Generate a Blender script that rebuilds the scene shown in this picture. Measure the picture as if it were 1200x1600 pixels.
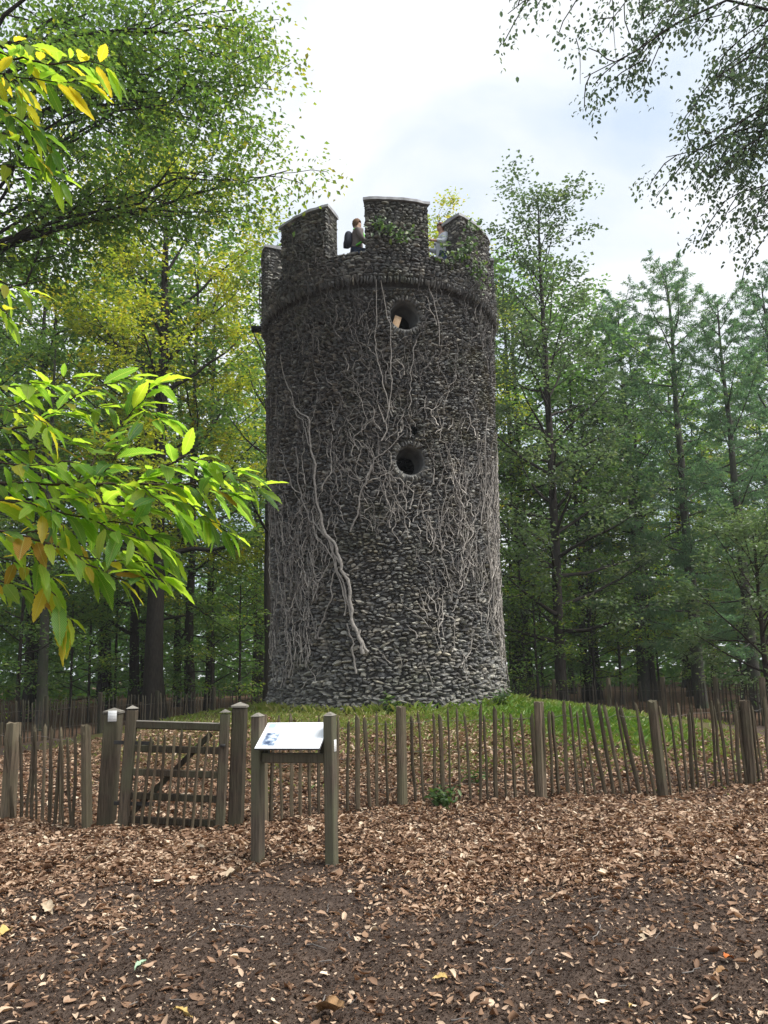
import bpy, bmesh, math, random, time
import numpy as np
from mathutils import Matrix, Vector, Euler
T0 = time.time()
R_ = math.radians
SC = bpy.context.scene
COL = SC.collection
for _o in list(bpy.data.objects): bpy.data.objects.remove(_o)

# ------------------------------------------------------------------ camera
CZ, PITCH, ROLL, FPX, SHIFT = 1.6, R_(8.5), R_(-1.4), 1200.0, 68.0
cd = bpy.data.cameras.new('camera'); cam = bpy.data.objects.new('camera', cd); COL.objects.link(cam)
cd.sensor_fit = 'VERTICAL'; cd.sensor_height = 36.0; cd.lens = 36.0*FPX/1600.0
cd.shift_y = SHIFT/1600.0; cd.clip_start = 0.05; cd.clip_end = 2000.0
cam.matrix_world = Matrix.Translation((0, 0, CZ)) @ Matrix.Rotation(math.pi/2+PITCH, 4, 'X') @ Matrix.Rotation(ROLL, 4, 'Z')
SC.camera = cam

# ------------------------------------------------------------------ world, sun, exposure
SUN_EL, SUN_AZ = R_(57), R_(100)           # azimuth from +Y towards +X: bright cloud high on the right
SKY_STRENGTH = 0.053
ADDED_HAZE = 0.0006
w = bpy.data.worlds.new('World'); SC.world = w; w.use_nodes = True
nt = w.node_tree; nt.nodes.clear()
N = nt.nodes.new; LK = nt.links.new
out = N('ShaderNodeOutputWorld'); bg = N('ShaderNodeBackground'); bg.inputs['Strength'].default_value = SKY_STRENGTH
sky = N('ShaderNodeTexSky'); sky.sky_type = 'NISHITA'; sky.sun_disc = False
sky.sun_elevation = SUN_EL; sky.sun_rotation = SUN_AZ; sky.air_density = 1.0; sky.dust_density = 1.5
tc = N('ShaderNodeTexCoord'); mp = N('ShaderNodeMapping'); mp.inputs['Scale'].default_value = (1.0, 1.0, 1.5)
mp.inputs['Location'].default_value = (0.35, 0.1, 0.0)
n1 = N('ShaderNodeTexNoise'); n1.inputs['Scale'].default_value = 2.6; n1.inputs['Detail'].default_value = 7; n1.inputs['Roughness'].default_value = 0.5
n1.inputs['Distortion'].default_value = 0.35
rp = N('ShaderNodeValToRGB')
rp.color_ramp.elements[0].position = 0.40; rp.color_ramp.elements[0].color = (3.15, 3.7, 4.4, 1)
rp.color_ramp.elements[1].position = 0.57; rp.color_ramp.elements[1].color = (4.75, 4.85, 4.95, 1)
mx = N('ShaderNodeMix'); mx.data_type = 'RGBA'; mx.inputs[0].default_value = 0.93
LK(tc.outputs['Generated'], mp.inputs[0]); LK(mp.outputs[0], n1.inputs['Vector']); LK(n1.outputs[0], rp.inputs[0])
LK(sky.outputs[0], mx.inputs[6]); LK(rp.outputs[0], mx.inputs[7]); LK(mx.outputs[2], bg.inputs['Color']); LK(bg.outputs[0], out.inputs[0])
sd = bpy.data.lights.new('sun', 'SUN'); sd.energy = 1.5; sd.angle = R_(35); sd.color = (1.0, 0.965, 0.91)
sun = bpy.data.objects.new('sun', sd); COL.objects.link(sun)
sv = Vector((math.sin(SUN_AZ)*math.cos(SUN_EL), math.cos(SUN_AZ)*math.cos(SUN_EL), math.sin(SUN_EL)))
sun.rotation_euler = sv.to_track_quat('Z', 'Y').to_euler(); sun.location = (0, 0, 40)
VS = SC.view_settings
VS.view_transform = 'Standard'; VS.look = 'None'; VS.gamma = 1.0; VS.use_curve_mapping = False; VS.exposure = 2.12
cy = SC.cycles
cy.max_bounces = 8; cy.diffuse_bounces = 4; cy.glossy_bounces = 2; cy.transmission_bounces = 5; cy.transparent_max_bounces = 4
cy.use_denoising = True

# ------------------------------------------------------------------ helpers
cR = np.array(cam.matrix_world.to_3x3())
def ray(px, py): return cR @ np.array([(px-600)/FPX, (800+SHIFT-py)/FPX, -1.0])
def at(px, py, Y):
    d = ray(px, py); return np.array([0, 0, CZ]) + d*(Y/d[1])
def sstep(a, b, x):
    t = np.clip((x-a)/(b-a), 0, 1); return t*t*(3-2*t)
def vnoise(x, y, seed=0):
    x = np.asarray(x, float); y = np.asarray(y, float)
    xi = np.floor(x).astype(np.int64); yi = np.floor(y).astype(np.int64); fx = x-xi; fy = y-yi
    fx = fx*fx*(3-2*fx); fy = fy*fy*(3-2*fy)
    def h(i, j):
        n = (i*374761393+j*668265263+seed*144269504) & 0x7fffffff
        n = ((n ^ (n >> 13))*1274126177) & 0x7fffffff
        return ((n ^ (n >> 16)) & 0xffff)/65535.0
    return (h(xi, yi)*(1-fx)+h(xi+1, yi)*fx)*(1-fy)+(h(xi, yi+1)*(1-fx)+h(xi+1, yi+1)*fx)*fy
def fnoise(x, y, seed=0, o=3):
    s = 0; a = 0.5
    for k in range(o): s = s+a*vnoise(x*2**k, y*2**k, seed+k*17); a *= 0.5
    return s/(1-0.5**o)

TX, TY = 0.02, 18.0
def terrain(x, y):
    x = np.asarray(x, float); y = np.asarray(y, float)
    r = np.hypot(x-TX, y-TY)
    z = 0.80*sstep(9.6, 2.6, r)
    z = z + (fnoise(x*0.9, y*0.9, 3)-0.5)*0.10 + (fnoise(x*0.25, y*0.25, 9)-0.5)*0.16*sstep(9, 16, r)
    z = z - 0.10*sstep(10, 16, r)*sstep(12, 18, y)
    d = np.hypot(x+0.85, y-6.6); z = z-0.05*np.exp(-(d/0.9)**2)          # trodden hollow at the board
    return z
def tz(x, y): return float(terrain(x, y))

def mesh_np(name, v, faces, tint=None, uv=None, smooth=True, mat_index=None):
    """faces: list of int arrays (n,3) / (n,4)"""
    me = bpy.data.meshes.new(name); v = np.ascontiguousarray(v, np.float32)
    if not isinstance(faces, list): faces = [faces]
    faces = [np.asarray(f, np.int32) for f in faces if len(f)]
    loops = np.concatenate([f.ravel() for f in faces]); tot = np.concatenate([np.full(len(f), f.shape[1], np.int32) for f in faces])
    me.vertices.add(len(v)); me.vertices.foreach_set('co', v.ravel())
    me.loops.add(len(loops)); me.loops.foreach_set('vertex_index', loops)
    me.polygons.add(len(tot)); me.polygons.foreach_set('loop_start', np.concatenate([[0], np.cumsum(tot)[:-1]]).astype(np.int32))
    me.polygons.foreach_set('use_smooth', np.full(len(tot), smooth, bool))
    if tint is not None:
        a = me.attributes.new('tint', 'FLOAT', 'POINT'); a.data.foreach_set('value', np.ascontiguousarray(tint, np.float32))
    if uv is not None:
        l = me.uv_layers.new(name='UVMap'); l.data.foreach_set('uv', np.ascontiguousarray(uv[loops], np.float32).ravel())
    me.update(calc_edges=True); return me
def origin(parent):
    o = Vector((0, 0, 0))
    while parent is not None:
        o = o+parent.location; parent = parent.parent
    return np.array(o)
def obj(name, me, mat=None, parent=None, **props):
    o = bpy.data.objects.new(name, me); COL.objects.link(o)
    if mat is not None and me is not None and not me.materials: me.materials.append(mat)
    if parent is not None: o.parent = parent
    for k, val in props.items(): o[k] = val
    return o
def wobj(name, v, f, mat, parent=None, tint=None, uv=None, smooth=True, **props):
    """vertices in world space"""
    v = np.asarray(v, float)-origin(parent)
    return obj(name, mesh_np(name, v, f, tint, uv, smooth), mat, parent, **props)
def thing(name, label, cat, loc=(0, 0, 0), rotz=0.0, group=None):
    o = bpy.data.objects.new(name, None); COL.objects.link(o); o.location = tuple(float(c) for c in loc); o.rotation_euler = (0, 0, rotz)
    o.empty_display_size = 0.2; o['label'] = label; o['category'] = cat
    if group: o['group'] = group
    return o
def tag(o, label, cat, group=None):
    o['label'] = label; o['category'] = cat
    if group: o['group'] = group
    return o
def copy_tree(o, parent=None):
    c = o.copy(); COL.objects.link(c)
    if parent is not None: c.parent = parent
    for ch in list(o.children): copy_tree(ch, c)
    return c

class MB:
    """collects shapes, builds one mesh"""
    def __init__(s): s.v = []; s.q = []; s.t = []; s.n = 0; s.tint = []
    def add(s, v, q=None, t=None, tint=0.5):
        v = np.asarray(v, float).reshape(-1, 3)
        if q is not None and len(q): s.q.append(np.asarray(q, int).reshape(-1, 4)+s.n)
        if t is not None and len(t): s.t.append(np.asarray(t, int).reshape(-1, 3)+s.n)
        s.v.append(v); s.n += len(v)
        s.tint.append(np.full(len(v), tint) if np.isscalar(tint) else np.asarray(tint)); return s
    def build(s, name, mat, parent=None, smooth=True, **props):
        fs = []
        if s.q: fs.append(np.concatenate(s.q))
        if s.t: fs.append(np.concatenate(s.t))
        return wobj(name, np.concatenate(s.v), fs, mat, parent, np.concatenate(s.tint), None, smooth, **props)

def tubes(curves, sides=5, tint=None, mb=None, cap=False):
    """curves: list of (pts(k,3), rad(k)); grouped by k"""
    mb = mb or MB(); by = {}
    for i, (p, r) in enumerate(curves): by.setdefault(len(p), []).append(i)
    for k, ids in by.items():
        P = np.array([curves[i][0] for i in ids], float); Rr = np.array([curves[i][1] for i in ids], float)
        n = len(ids); tg = np.gradient(P, axis=1); tg /= np.linalg.norm(tg, axis=2, keepdims=True)+1e-9
        m = np.abs(tg).mean(axis=1); ax = np.argmin(m, axis=1); ref = np.eye(3)[ax][:, None, :]
        a = np.cross(tg, ref); a /= np.linalg.norm(a, axis=2, keepdims=True)+1e-9; b = np.cross(tg, a)
        th = np.arange(sides)/sides*2*math.pi
        V = P[:, :, None, :]+Rr[:, :, None, None]*(a[:, :, None, :]*np.cos(th)[None, None, :, None]+b[:, :, None, :]*np.sin(th)[None, None, :, None])
        base = (np.arange(n)*k*sides)[:, None, None]; i0 = (np.arange(k-1)*sides)[None, :, None]; j = np.arange(sides)[None, None, :]; j2 = (j+1) % sides
        q = np.stack([base+i0+j, base+i0+j2, base+i0+sides+j2, base+i0+sides+j], -1).reshape(-1, 4)
        tn = 0.5 if tint is None else np.repeat(np.array([tint[i] for i in ids]), k*sides)
        V = V.reshape(-1, 3); t = None
        if cap:
            e = len(V); ends = P[:, -1]; starts = P[:, 0]
            V = np.concatenate([V, ends, starts]); bb = np.arange(n)*k*sides; t = []
            for jj in range(sides):
                t.append(np.stack([bb+(k-1)*sides+jj, bb+(k-1)*sides+(jj+1) % sides, e+np.arange(n)], -1))
                t.append(np.stack([bb+(jj+1) % sides, bb+jj, e+n+np.arange(n)], -1))
            t = np.concatenate(t)
            if not np.isscalar(tn): tn = np.concatenate([tn, np.array([tint[i] for i in ids]*2)])
        mb.add(V, q, t, tn)
    return mb
BOXQ = np.array([[0, 3, 2, 1], [4, 5, 6, 7], [0, 1, 5, 4], [1, 2, 6, 5], [2, 3, 7, 6], [3, 0, 4, 7]])
def box(c, s, rot=None, bev=0.008, mb=None, tint=0.5):
    """box with chamfered vertical edges and caps; c centre, s full size, rot 3x3"""
    mb = mb or MB(); x, y, z = np.array(s)/2; b = min(bev, x*0.6, y*0.6, z*0.6)
    ring = [(x-b, -y), (x, -y+b), (x, y-b), (x-b, y), (-x+b, y), (-x, y-b), (-x, -y+b), (-x+b, -y)]
    rin = [(px-(b if abs(px) > x-b/2 else 0)*np.sign(px), py-(b if abs(py) > y-b/2 else 0)*np.sign(py)) for px, py in ring]
    V = [(px, py, -z) for px, py in rin]+[(px, py, -z+b) for px, py in ring]+[(px, py, z-b) for px, py in ring]+[(px, py, z) for px, py in rin]
    V = np.array(V); q = []; t = []
    for k in range(3):
        for j in range(8): q.append((k*8+j, k*8+(j+1) % 8, k*8+8+(j+1) % 8, k*8+8+j))
    for j in range(1, 7): t.append((0, j+1, j)); t.append((24, 24+j, 24+j+1))
    if rot is not None: V = V @ np.array(rot).T
    return mb.add(V+np.array(c), q, t, tint)
def rotz(a): c, s = math.cos(a), math.sin(a); return np.array([[c, -s, 0], [s, c, 0], [0, 0, 1.]])
def frame_to(p, q, up=(0, 0, 1)):
    """3x3 with local z along p->q"""
    d = np.array(q, float)-np.array(p, float); L = np.linalg.norm(d); d /= L
    x = np.cross(up, d); nx = np.linalg.norm(x)
    x = np.array([1., 0, 0]) if nx < 1e-4 else x/nx
    return np.stack([x, np.cross(d, x), d], 1), L
def beam(p, q, wx, wy, mb=None, bev=0.006, up=(0, 0, 1), tint=0.5):
    F, L = frame_to(p, q, up); return box((np.array(p, float)+np.array(q, float))/2, (wx, wy, L), F, bev, mb, tint)

# ------------------------------------------------------------------ materials
def new_mat(name):
    m = bpy.data.materials.new(name); m.use_nodes = True; t = m.node_tree; t.nodes.clear()
    o = t.nodes.new('ShaderNodeOutputMaterial'); return m, t, o
def ramp(t, pts):
    r = t.nodes.new('ShaderNodeValToRGB'); e = r.color_ramp.elements
    while len(e) < len(pts): e.new(0.5)
    for i, (p, c) in enumerate(pts): e[i].position = p; e[i].color = (*c, 1)
    return r
def noise(t, scale, detail=4, rough=0.55, stretch=None, coord='Object', dist=0.0):
    n = t.nodes.new('ShaderNodeTexNoise'); n.inputs['Scale'].default_value = scale; n.inputs['Detail'].default_value = detail
    n.inputs['Roughness'].default_value = rough; n.inputs['Distortion'].default_value = dist
    c = t.nodes.new('ShaderNodeTexCoord')
    if stretch:
        m = t.nodes.new('ShaderNodeMapping'); m.inputs['Scale'].default_value = stretch
        t.links.new(c.outputs[coord], m.inputs[0]); t.links.new(m.outputs[0], n.inputs['Vector'])
    else: t.links.new(c.outputs[coord], n.inputs['Vector'])
    return n
def mixc(t, a, b, fac, mode='MIX'):
    m = t.nodes.new('ShaderNodeMix'); m.data_type = 'RGBA'; m.blend_type = mode
    for s, x in ((6, a), (7, b), (0, fac)):
        if hasattr(x, 'is_output'): t.links.new(x, m.inputs[s])
        elif s == 0: m.inputs[0].default_value = x
        else: m.inputs[s].default_value = (*x, 1)
    return m.outputs[2]
def attr(t, name='tint'):
    a = t.nodes.new('ShaderNodeAttribute'); a.attribute_name = name; return a.outputs['Fac']
def orand(t): return t.nodes.new('ShaderNodeObjectInfo').outputs['Random']
def princ(t, o, col, rough=0.8, spec=0.3, bump=None, bstr=0.3, bdist=0.01):
    p = t.nodes.new('ShaderNodeBsdfPrincipled'); p.inputs['Specular IOR Level'].default_value = spec
    if hasattr(col, 'is_output'): t.links.new(col, p.inputs['Base Color'])
    else: p.inputs['Base Color'].default_value = (*col, 1)
    if hasattr(rough, 'is_output'): t.links.new(rough, p.inputs['Roughness'])
    else: p.inputs['Roughness'].default_value = rough
    if bump is not None:
        b = t.nodes.new('ShaderNodeBump'); b.inputs['Strength'].default_value = bstr; b.inputs['Distance'].default_value = bdist
        t.links.new(bump, b.inputs['Height']); t.links.new(b.outputs[0], p.inputs['Normal'])
    t.links.new(p.outputs[0], o.inputs[0]); return p
def leaf_mat(name, pts, trans=0.45, tcol=(1.5, 1.7, 0.7), rough=0.45, veins=False, spec=0.4, obr=0.0, big=0.0):
    """leaf colour by per-leaf tint; translucent so that light from behind comes through"""
    m, t, o = new_mat(name); r = ramp(t, pts); f = attr(t)
    if obr:
        a = t.nodes.new('ShaderNodeMath'); a.operation = 'MULTIPLY_ADD'; t.links.new(orand(t), a.inputs[0]); a.inputs[1].default_value = obr
        b = t.nodes.new('ShaderNodeMath'); b.operation = 'SUBTRACT'; t.links.new(f, b.inputs[0]); b.inputs[1].default_value = obr/2
        t.links.new(b.outputs[0], a.inputs[2]); f = a.outputs[0]
    t.links.new(f, r.inputs[0]); col = r.outputs[0]
    p = t.nodes.new('ShaderNodeBsdfPrincipled'); p.inputs['Roughness'].default_value = rough; p.inputs['Specular IOR Level'].default_value = spec
    tr = t.nodes.new('ShaderNodeBsdfTranslucent'); mx = t.nodes.new('ShaderNodeMixShader'); mx.inputs[0].default_value = trans
    if veins:
        uv = t.nodes.new('ShaderNodeUVMap'); sp = t.nodes.new('ShaderNodeSeparateXYZ'); t.links.new(uv.outputs[0], sp.inputs[0])
        av = t.nodes.new('ShaderNodeMath'); av.operation = 'ABSOLUTE'; t.links.new(sp.outputs[1], av.inputs[0])
        s = t.nodes.new('ShaderNodeMath'); s.operation = 'MULTIPLY_ADD'; t.links.new(av.outputs[0], s.inputs[0]); s.inputs[1].default_value = -0.30; t.links.new(sp.outputs[0], s.inputs[2])
        k = t.nodes.new('ShaderNodeMath'); k.operation = 'MULTIPLY'; t.links.new(s.outputs[0], k.inputs[0]); k.inputs[1].default_value = 95.0
        si = t.nodes.new('ShaderNodeMath'); si.operation = 'SINE'; t.links.new(k.outputs[0], si.inputs[0])
        pw = t.nodes.new('ShaderNodeMapRange'); pw.inputs['From Min'].default_value = 0.55; pw.inputs['From Max'].default_value = 1.0; t.links.new(si.outputs[0], pw.inputs[0])
        mr = t.nodes.new('ShaderNodeMapRange'); mr.inputs['From Min'].default_value = 0.09; mr.inputs['From Max'].default_value = 0.02; t.links.new(av.outputs[0], mr.inputs[0])
        mxm = t.nodes.new('ShaderNodeMath'); mxm.operation = 'MAXIMUM'; t.links.new(pw.outputs[0], mxm.inputs[0]); t.links.new(mr.outputs[0], mxm.inputs[1])
        hf = t.nodes.new('ShaderNodeMath'); hf.operation = 'MULTIPLY'; t.links.new(mxm.outputs[0], hf.inputs[0]); hf.inputs[1].default_value = 0.38
        col = mixc(t, col, (0.55, 0.6, 0.25), hf.outputs[0])
        bl = noise(t, 28, 3); br = ramp(t, [(0.62, (0, 0, 0)), (0.75, (1, 1, 1))]); t.links.new(bl.outputs[0], br.inputs[0])
        bm = t.nodes.new('ShaderNodeMath'); bm.operation = 'MULTIPLY'; t.links.new(br.outputs[0], bm.inputs[0]); bm.inputs[1].default_value = 0.35
        col = mixc(t, col, (0.20, 0.12, 0.03), bm.outputs[0])
        b = t.nodes.new('ShaderNodeBump'); b.inputs['Strength'].default_value = 0.9; b.inputs['Distance'].default_value = 0.004; b.invert = True
        t.links.new(mxm.outputs[0], b.inputs['Height']); t.links.new(b.outputs[0], p.inputs['Normal'])
    t.links.new(col, p.inputs['Base Color'])
    t.links.new(mixc(t, col, tcol, 1.0, 'MULTIPLY'), tr.inputs[0])
    t.links.new(p.outputs[0], mx.inputs[1]); t.links.new(tr.outputs[0], mx.inputs[2]); t.links.new(mx.outputs[0], o.inputs[0]); return m

def wood_mat(name, c1, c2, c3=None, scale=6.0, stretch=(6, 6, 0.6), bstr=0.6):
    m, t, o = new_mat(name); n = noise(t, scale, 6, 0.65, stretch); n2 = noise(t, 2.2, 3)
    r = ramp(t, [(0.30, c1), (0.68, c2)]); t.links.new(n.outputs[0], r.inputs[0]); col = r.outputs[0]
    r2 = ramp(t, [(0.42, (0, 0, 0)), (0.62, (1, 1, 1))]); t.links.new(n2.outputs[0], r2.inputs[0])
    if c3: col = mixc(t, col, c3, r2.outputs[0])
    v = t.nodes.new('ShaderNodeMapRange'); v.inputs['To Min'].default_value = 0.65; v.inputs['To Max'].default_value = 1.25; t.links.new(orand(t), v.inputs[0])
    vv = t.nodes.new('ShaderNodeCombineColor'); [t.links.new(v.outputs[0], vv.inputs[i]) for i in range(3)]
    col = mixc(t, col, vv.outputs[0], 1.0, 'MULTIPLY')
    princ(t, o, col, 0.85, 0.2, n.outputs[0], bstr, 0.012); return m

def stone_mat():
    m, t, o = new_mat('rubble_stone'); f = attr(t)
    n = noise(t, 9, 5, 0.6); n2 = noise(t, 1.1, 4, 0.6); n3 = noise(t, 60, 3, 0.6)
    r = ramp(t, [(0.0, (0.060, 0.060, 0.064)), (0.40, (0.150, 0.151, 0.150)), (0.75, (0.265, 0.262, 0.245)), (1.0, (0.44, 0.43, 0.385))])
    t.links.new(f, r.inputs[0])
    r2 = ramp(t, [(0.3, (0.55, 0.55, 0.55)), (0.7, (1.3, 1.28, 1.22))]); t.links.new(n.outputs[0], r2.inputs[0])
    col = mixc(t, r.outputs[0], r2.outputs[0], 1.0, 'MULTIPLY')
    r3 = ramp(t, [(0.52, (0, 0, 0)), (0.68, (0.55, 0.55, 0.55))]); t.links.new(n2.outputs[0], r3.inputs[0])
    col = mixc(t, col, (0.10, 0.105, 0.06), r3.outputs[0])          # algae and moss film
    n4 = noise(t, 2.6, 3, 0.5); r4 = ramp(t, [(0.45, (0, 0, 0)), (0.62, (.6, .6, .6))]); t.links.new(n4.outputs[0], r4.inputs[0]); col = mixc(t, col, mixc(t, col, (1.12, 1.0, .86), 1.0, 'MULTIPLY'), r4.outputs[0])
    princ(t, o, col, 0.72, 0.35, n3.outputs[0], 0.35, 0.01); return m
M = {}
M['stone'] = stone_mat()
def simple(name, c1, c2, scale=12, rough=0.9, bstr=0.5, bd=0.01, spec=0.2, detail=5):
    m, t, o = new_mat(name); n = noise(t, scale, detail, 0.6); r = ramp(t, [(0.32, c1), (0.68, c2)]); t.links.new(n.outputs[0], r.inputs[0])
    princ(t, o, r.outputs[0], rough, spec, n.outputs[0], bstr, bd); return m
M['mortar'] = simple('lime_mortar', (0.035, 0.033, 0.031), (0.085, 0.080, 0.072), 14, 0.95)
M['coping'] = simple('coping_stone', (0.20, 0.20, 0.21), (0.42, 0.42, 0.43), 6, 0.85)
M['deck'] = simple('deck_stone', (0.08, 0.08, 0.08), (0.15, 0.15, 0.14), 6)
M['bark'] = wood_mat('dark_bark', (0.012, 0.010, 0.008), (0.045, 0.038, 0.030), None, 5, (5, 5, 1.0), 1.0)
M['bark_grey'] = wood_mat('grey_bark', (0.03, 0.028, 0.025), (0.09, 0.082, 0.07), (0.05, 0.06, 0.035), 5, (4, 4, 1.2), 0.8)
M['twig'] = wood_mat('twig_bark', (0.02, 0.014, 0.011), (0.06, 0.042, 0.03), None, 10, (4, 4, 4), 0.4)
M['post'] = wood_mat('weathered_oak', (0.038, 0.029, 0.020), (0.20, 0.155, 0.108), (0.13, 0.115, 0.072), 7, (7, 7, 0.5), 0.9)
M['pale'] = wood_mat('chestnut_pale', (0.038, 0.028, 0.019), (0.14, 0.105, 0.070), (0.10, 0.090, 0.055), 8, (6, 6, 0.6), 0.8)
M['palefar'] = wood_mat('old_chestnut_pale', (0.026, 0.021, 0.016), (0.085, 0.070, 0.052), (0.055, 0.055, 0.034), 8, (6, 6, 0.6), 0.6)
M['gate'] = wood_mat('gate_oak', (0.026, 0.020, 0.015), (0.10, 0.078, 0.056), (0.07, 0.067, 0.042), 7, (7, 7, 0.5), 0.8)
M['gatetop'] = wood_mat('pale_oak', (0.10, 0.09, 0.075), (0.30, 0.28, 0.24), None, 7, (0.5, 7, 7), 0.6)  # pale wood of the caps; also paints the light on the rail top
M['board'] = wood_mat('board_oak', (0.038, 0.030, 0.023), (0.135, 0.108, 0.080), (0.10, 0.098, 0.062), 6, (8, 8, 0.45), 0.7)
M['stem'] = None
m, t, o = new_mat('dead_climber_stem'); n = noise(t, 20, 4); r = ramp(t, [(0.0, (0.055, 0.050, 0.050)), (0.45, (0.165, 0.150, 0.138)), (1.0, (0.50, 0.46, 0.41))]); t.links.new(attr(t), r.inputs[0])
r2 = ramp(t, [(0.3, (0.6, 0.6, 0.6)), (0.7, (1.2, 1.2, 1.2))]); t.links.new(n.outputs[0], r2.inputs[0])
princ(t, o, mixc(t, r.outputs[0], r2.outputs[0], 1.0, 'MULTIPLY'), 0.8, 0.2, n.outputs[0], 0.5, 0.01); M['stem'] = m
M['wire'] = simple('galvanised_wire', (0.09, 0.08, 0.07), (0.18, 0.16, 0.14), 30, 0.6, 0.1, 0.001, 0.5)
M['iron'] = simple('black_iron', (0.012, 0.012, 0.012), (0.03, 0.028, 0.026), 30, 0.6, 0.2, 0.002, 0.5)
M['plank'] = simple('sawn_plank', (0.42, 0.27, 0.15), (0.60, 0.42, 0.26), 10, 0.7)
M['dirty'] = simple('dark_beam', (0.012, 0.012, 0.014), (0.04, 0.04, 0.042), 10, 0.8)

G_LIGHT = [(0.0, (0.075, 0.125, 0.030)), (0.5, (0.170, 0.215, 0.036)), (0.8, (0.30, 0.31, 0.045)), (1.0, (0.34, 0.27, 0.04))]
M['leaf_yellowgreen'] = leaf_mat('yellow_green_leaf', G_LIGHT, 0.55, (1.9, 1.95, 0.75))
M['leaf_beech'] = leaf_mat('beech_leaf', [(0.0, (0.056, 0.102, 0.044)), (0.55, (0.10, 0.160, 0.050)), (0.86, (0.20, 0.23, 0.045)), (1.0, (0.26, 0.22, 0.04))], 0.58, (1.7, 1.9, 0.8))
M['leaf_dark'] = leaf_mat('dark_leaf', [(0.0, (0.058, 0.105, 0.045)), (0.6, (0.105, 0.170, 0.060)), (0.9, (0.18, 0.23, 0.06)), (1.0, (0.25, 0.20, 0.04))], 0.52, (1.6, 1.9, 0.9), obr=0.35)
M['leaf_maple'] = leaf_mat('maple_leaf', [(0.0, (0.060, 0.095, 0.058)), (0.6, (0.105, 0.150, 0.080)), (1.0, (0.19, 0.22, 0.10))], 0.5, (1.3, 1.4, 0.85), 0.4)
M['needle'] = leaf_mat('larch_needle', [(0.0, (0.070, 0.125, 0.080)), (0.7, (0.12, 0.195, 0.115)), (1.0, (0.23, 0.25, 0.11))], 0.55, (1.5, 1.8, 1.1), 0.5, obr=0.25)
M['leaf_grey'] = leaf_mat('small_beech_leaf', [(0.0, (0.060, 0.092, 0.062)), (0.6, (0.105, 0.155, 0.090)), (1.0, (0.18, 0.21, 0.10))], 0.45, (1.2, 1.3, 1.0), 0.4)
M['leaf_shrub'] = leaf_mat('shrub_leaf', [(0.0, (0.075, 0.12, 0.055)), (0.6, (0.14, 0.19, 0.09)), (1.0, (0.24, 0.27, 0.13))], 0.40, (1.2, 1.4, 0.8), 0.4)
M['leaf_ivy'] = leaf_mat('ivy_leaf', [(0.0, (0.04, 0.075, 0.03)), (0.6, (0.09, 0.15, 0.05)), (1.0, (0.19, 0.23, 0.06))], 0.35, (1.3, 1.5, 0.8))
M['chestnut'] = leaf_mat('chestnut_leaf', [(0.0, (0.050, 0.150, 0.055)), (0.38, (0.125, 0.275, 0.045)), (0.64, (0.26, 0.41, 0.050)), (0.78, (0.36, 0.32, 0.03)), (0.90, (0.50, 0.36, 0.03)), (1.0, (0.22, 0.095, 0.03))], 0.64, (1.95, 1.85, 0.75), 0.42, True, 0.30)
M['litter'] = leaf_mat('fallen_leaf', [(0.0, (0.045, 0.024, 0.014)), (0.30, (0.14, 0.078, 0.046)), (0.55, (0.30, 0.185, 0.115)), (0.80, (0.50, 0.365, 0.255)), (1.0, (0.74, 0.62, 0.46))], 0.12, (1.3, 1.0, 0.7), 0.65, False, 0.25)
M['grass'] = leaf_mat('grass_blade', [(0.0, (0.09, 0.19, 0.022)), (0.45, (0.17, 0.22, 0.038)), (1.0, (0.34, 0.29, 0.13))], 0.35, (1.3, 1.4, 0.6), 0.5)
M['crumb'] = leaf_mat('soil_crumb', [(0.0, (0.030, 0.020, 0.015)), (0.7, (0.090, 0.060, 0.045)), (1.0, (0.26, 0.18, 0.125))], 0.02, (1, 1, 1), 0.9, False, 0.1)
def ground_mat():
    m, t, o = new_mat('forest_soil'); a = noise(t, 3.0, 8, 0.65); b = noise(t, 26, 6, 0.7); c = noise(t, 0.5, 4)
    r = ramp(t, [(0.32, (0.036, 0.026, 0.020)), (0.5, (0.076, 0.056, 0.045)), (0.72, (0.13, 0.098, 0.078))]); t.links.new(b.outputs[0], r.inputs[0])
    r2 = ramp(t, [(0.35, (0.7, 0.7, 0.72)), (0.65, (1.25, 1.2, 1.15))]); t.links.new(a.outputs[0], r2.inputs[0])
    col = mixc(t, r.outputs[0], r2.outputs[0], 1.0, 'MULTIPLY')
    # grassy mound and leaf-strewn wood floor by where they are
    f = attr(t); g = ramp(t, [(0.3, (0.055, 0.055, 0.02)), (0.7, (0.13, 0.115, 0.04))]); t.links.new(b.outputs[0], g.inputs[0])
    ff = t.nodes.new('ShaderNodeMapRange'); ff.inputs['From Min'].default_value = 0.5; ff.inputs['From Max'].default_value = 1.0; t.links.new(f, ff.inputs[0])
    col = mixc(t, col, g.outputs[0], ff.outputs[0])
    l = ramp(t, [(0.35, (0.04, 0.025, 0.016)), (0.55, (0.10, 0.06, 0.038)), (0.7, (0.20, 0.13, 0.08))]); t.links.new(b.outputs[0], l.inputs[0])
    fl = t.nodes.new('ShaderNodeMapRange'); fl.inputs['From Min'].default_value = 0.45; fl.inputs['From Max'].default_value = 0.0; t.links.new(f, fl.inputs[0])
    col = mixc(t, col, l.outputs[0], fl.outputs[0])
    ad = t.nodes.new('ShaderNodeMath'); ad.operation = 'ADD'; t.links.new(b.outputs[0], ad.inputs[0]); t.links.new(a.outputs[0], ad.inputs[1])
    princ(t, o, col, 0.95, 0.1, ad.outputs[0], 0.9, 0.03); return m
M['ground'] = ground_mat()

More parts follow.
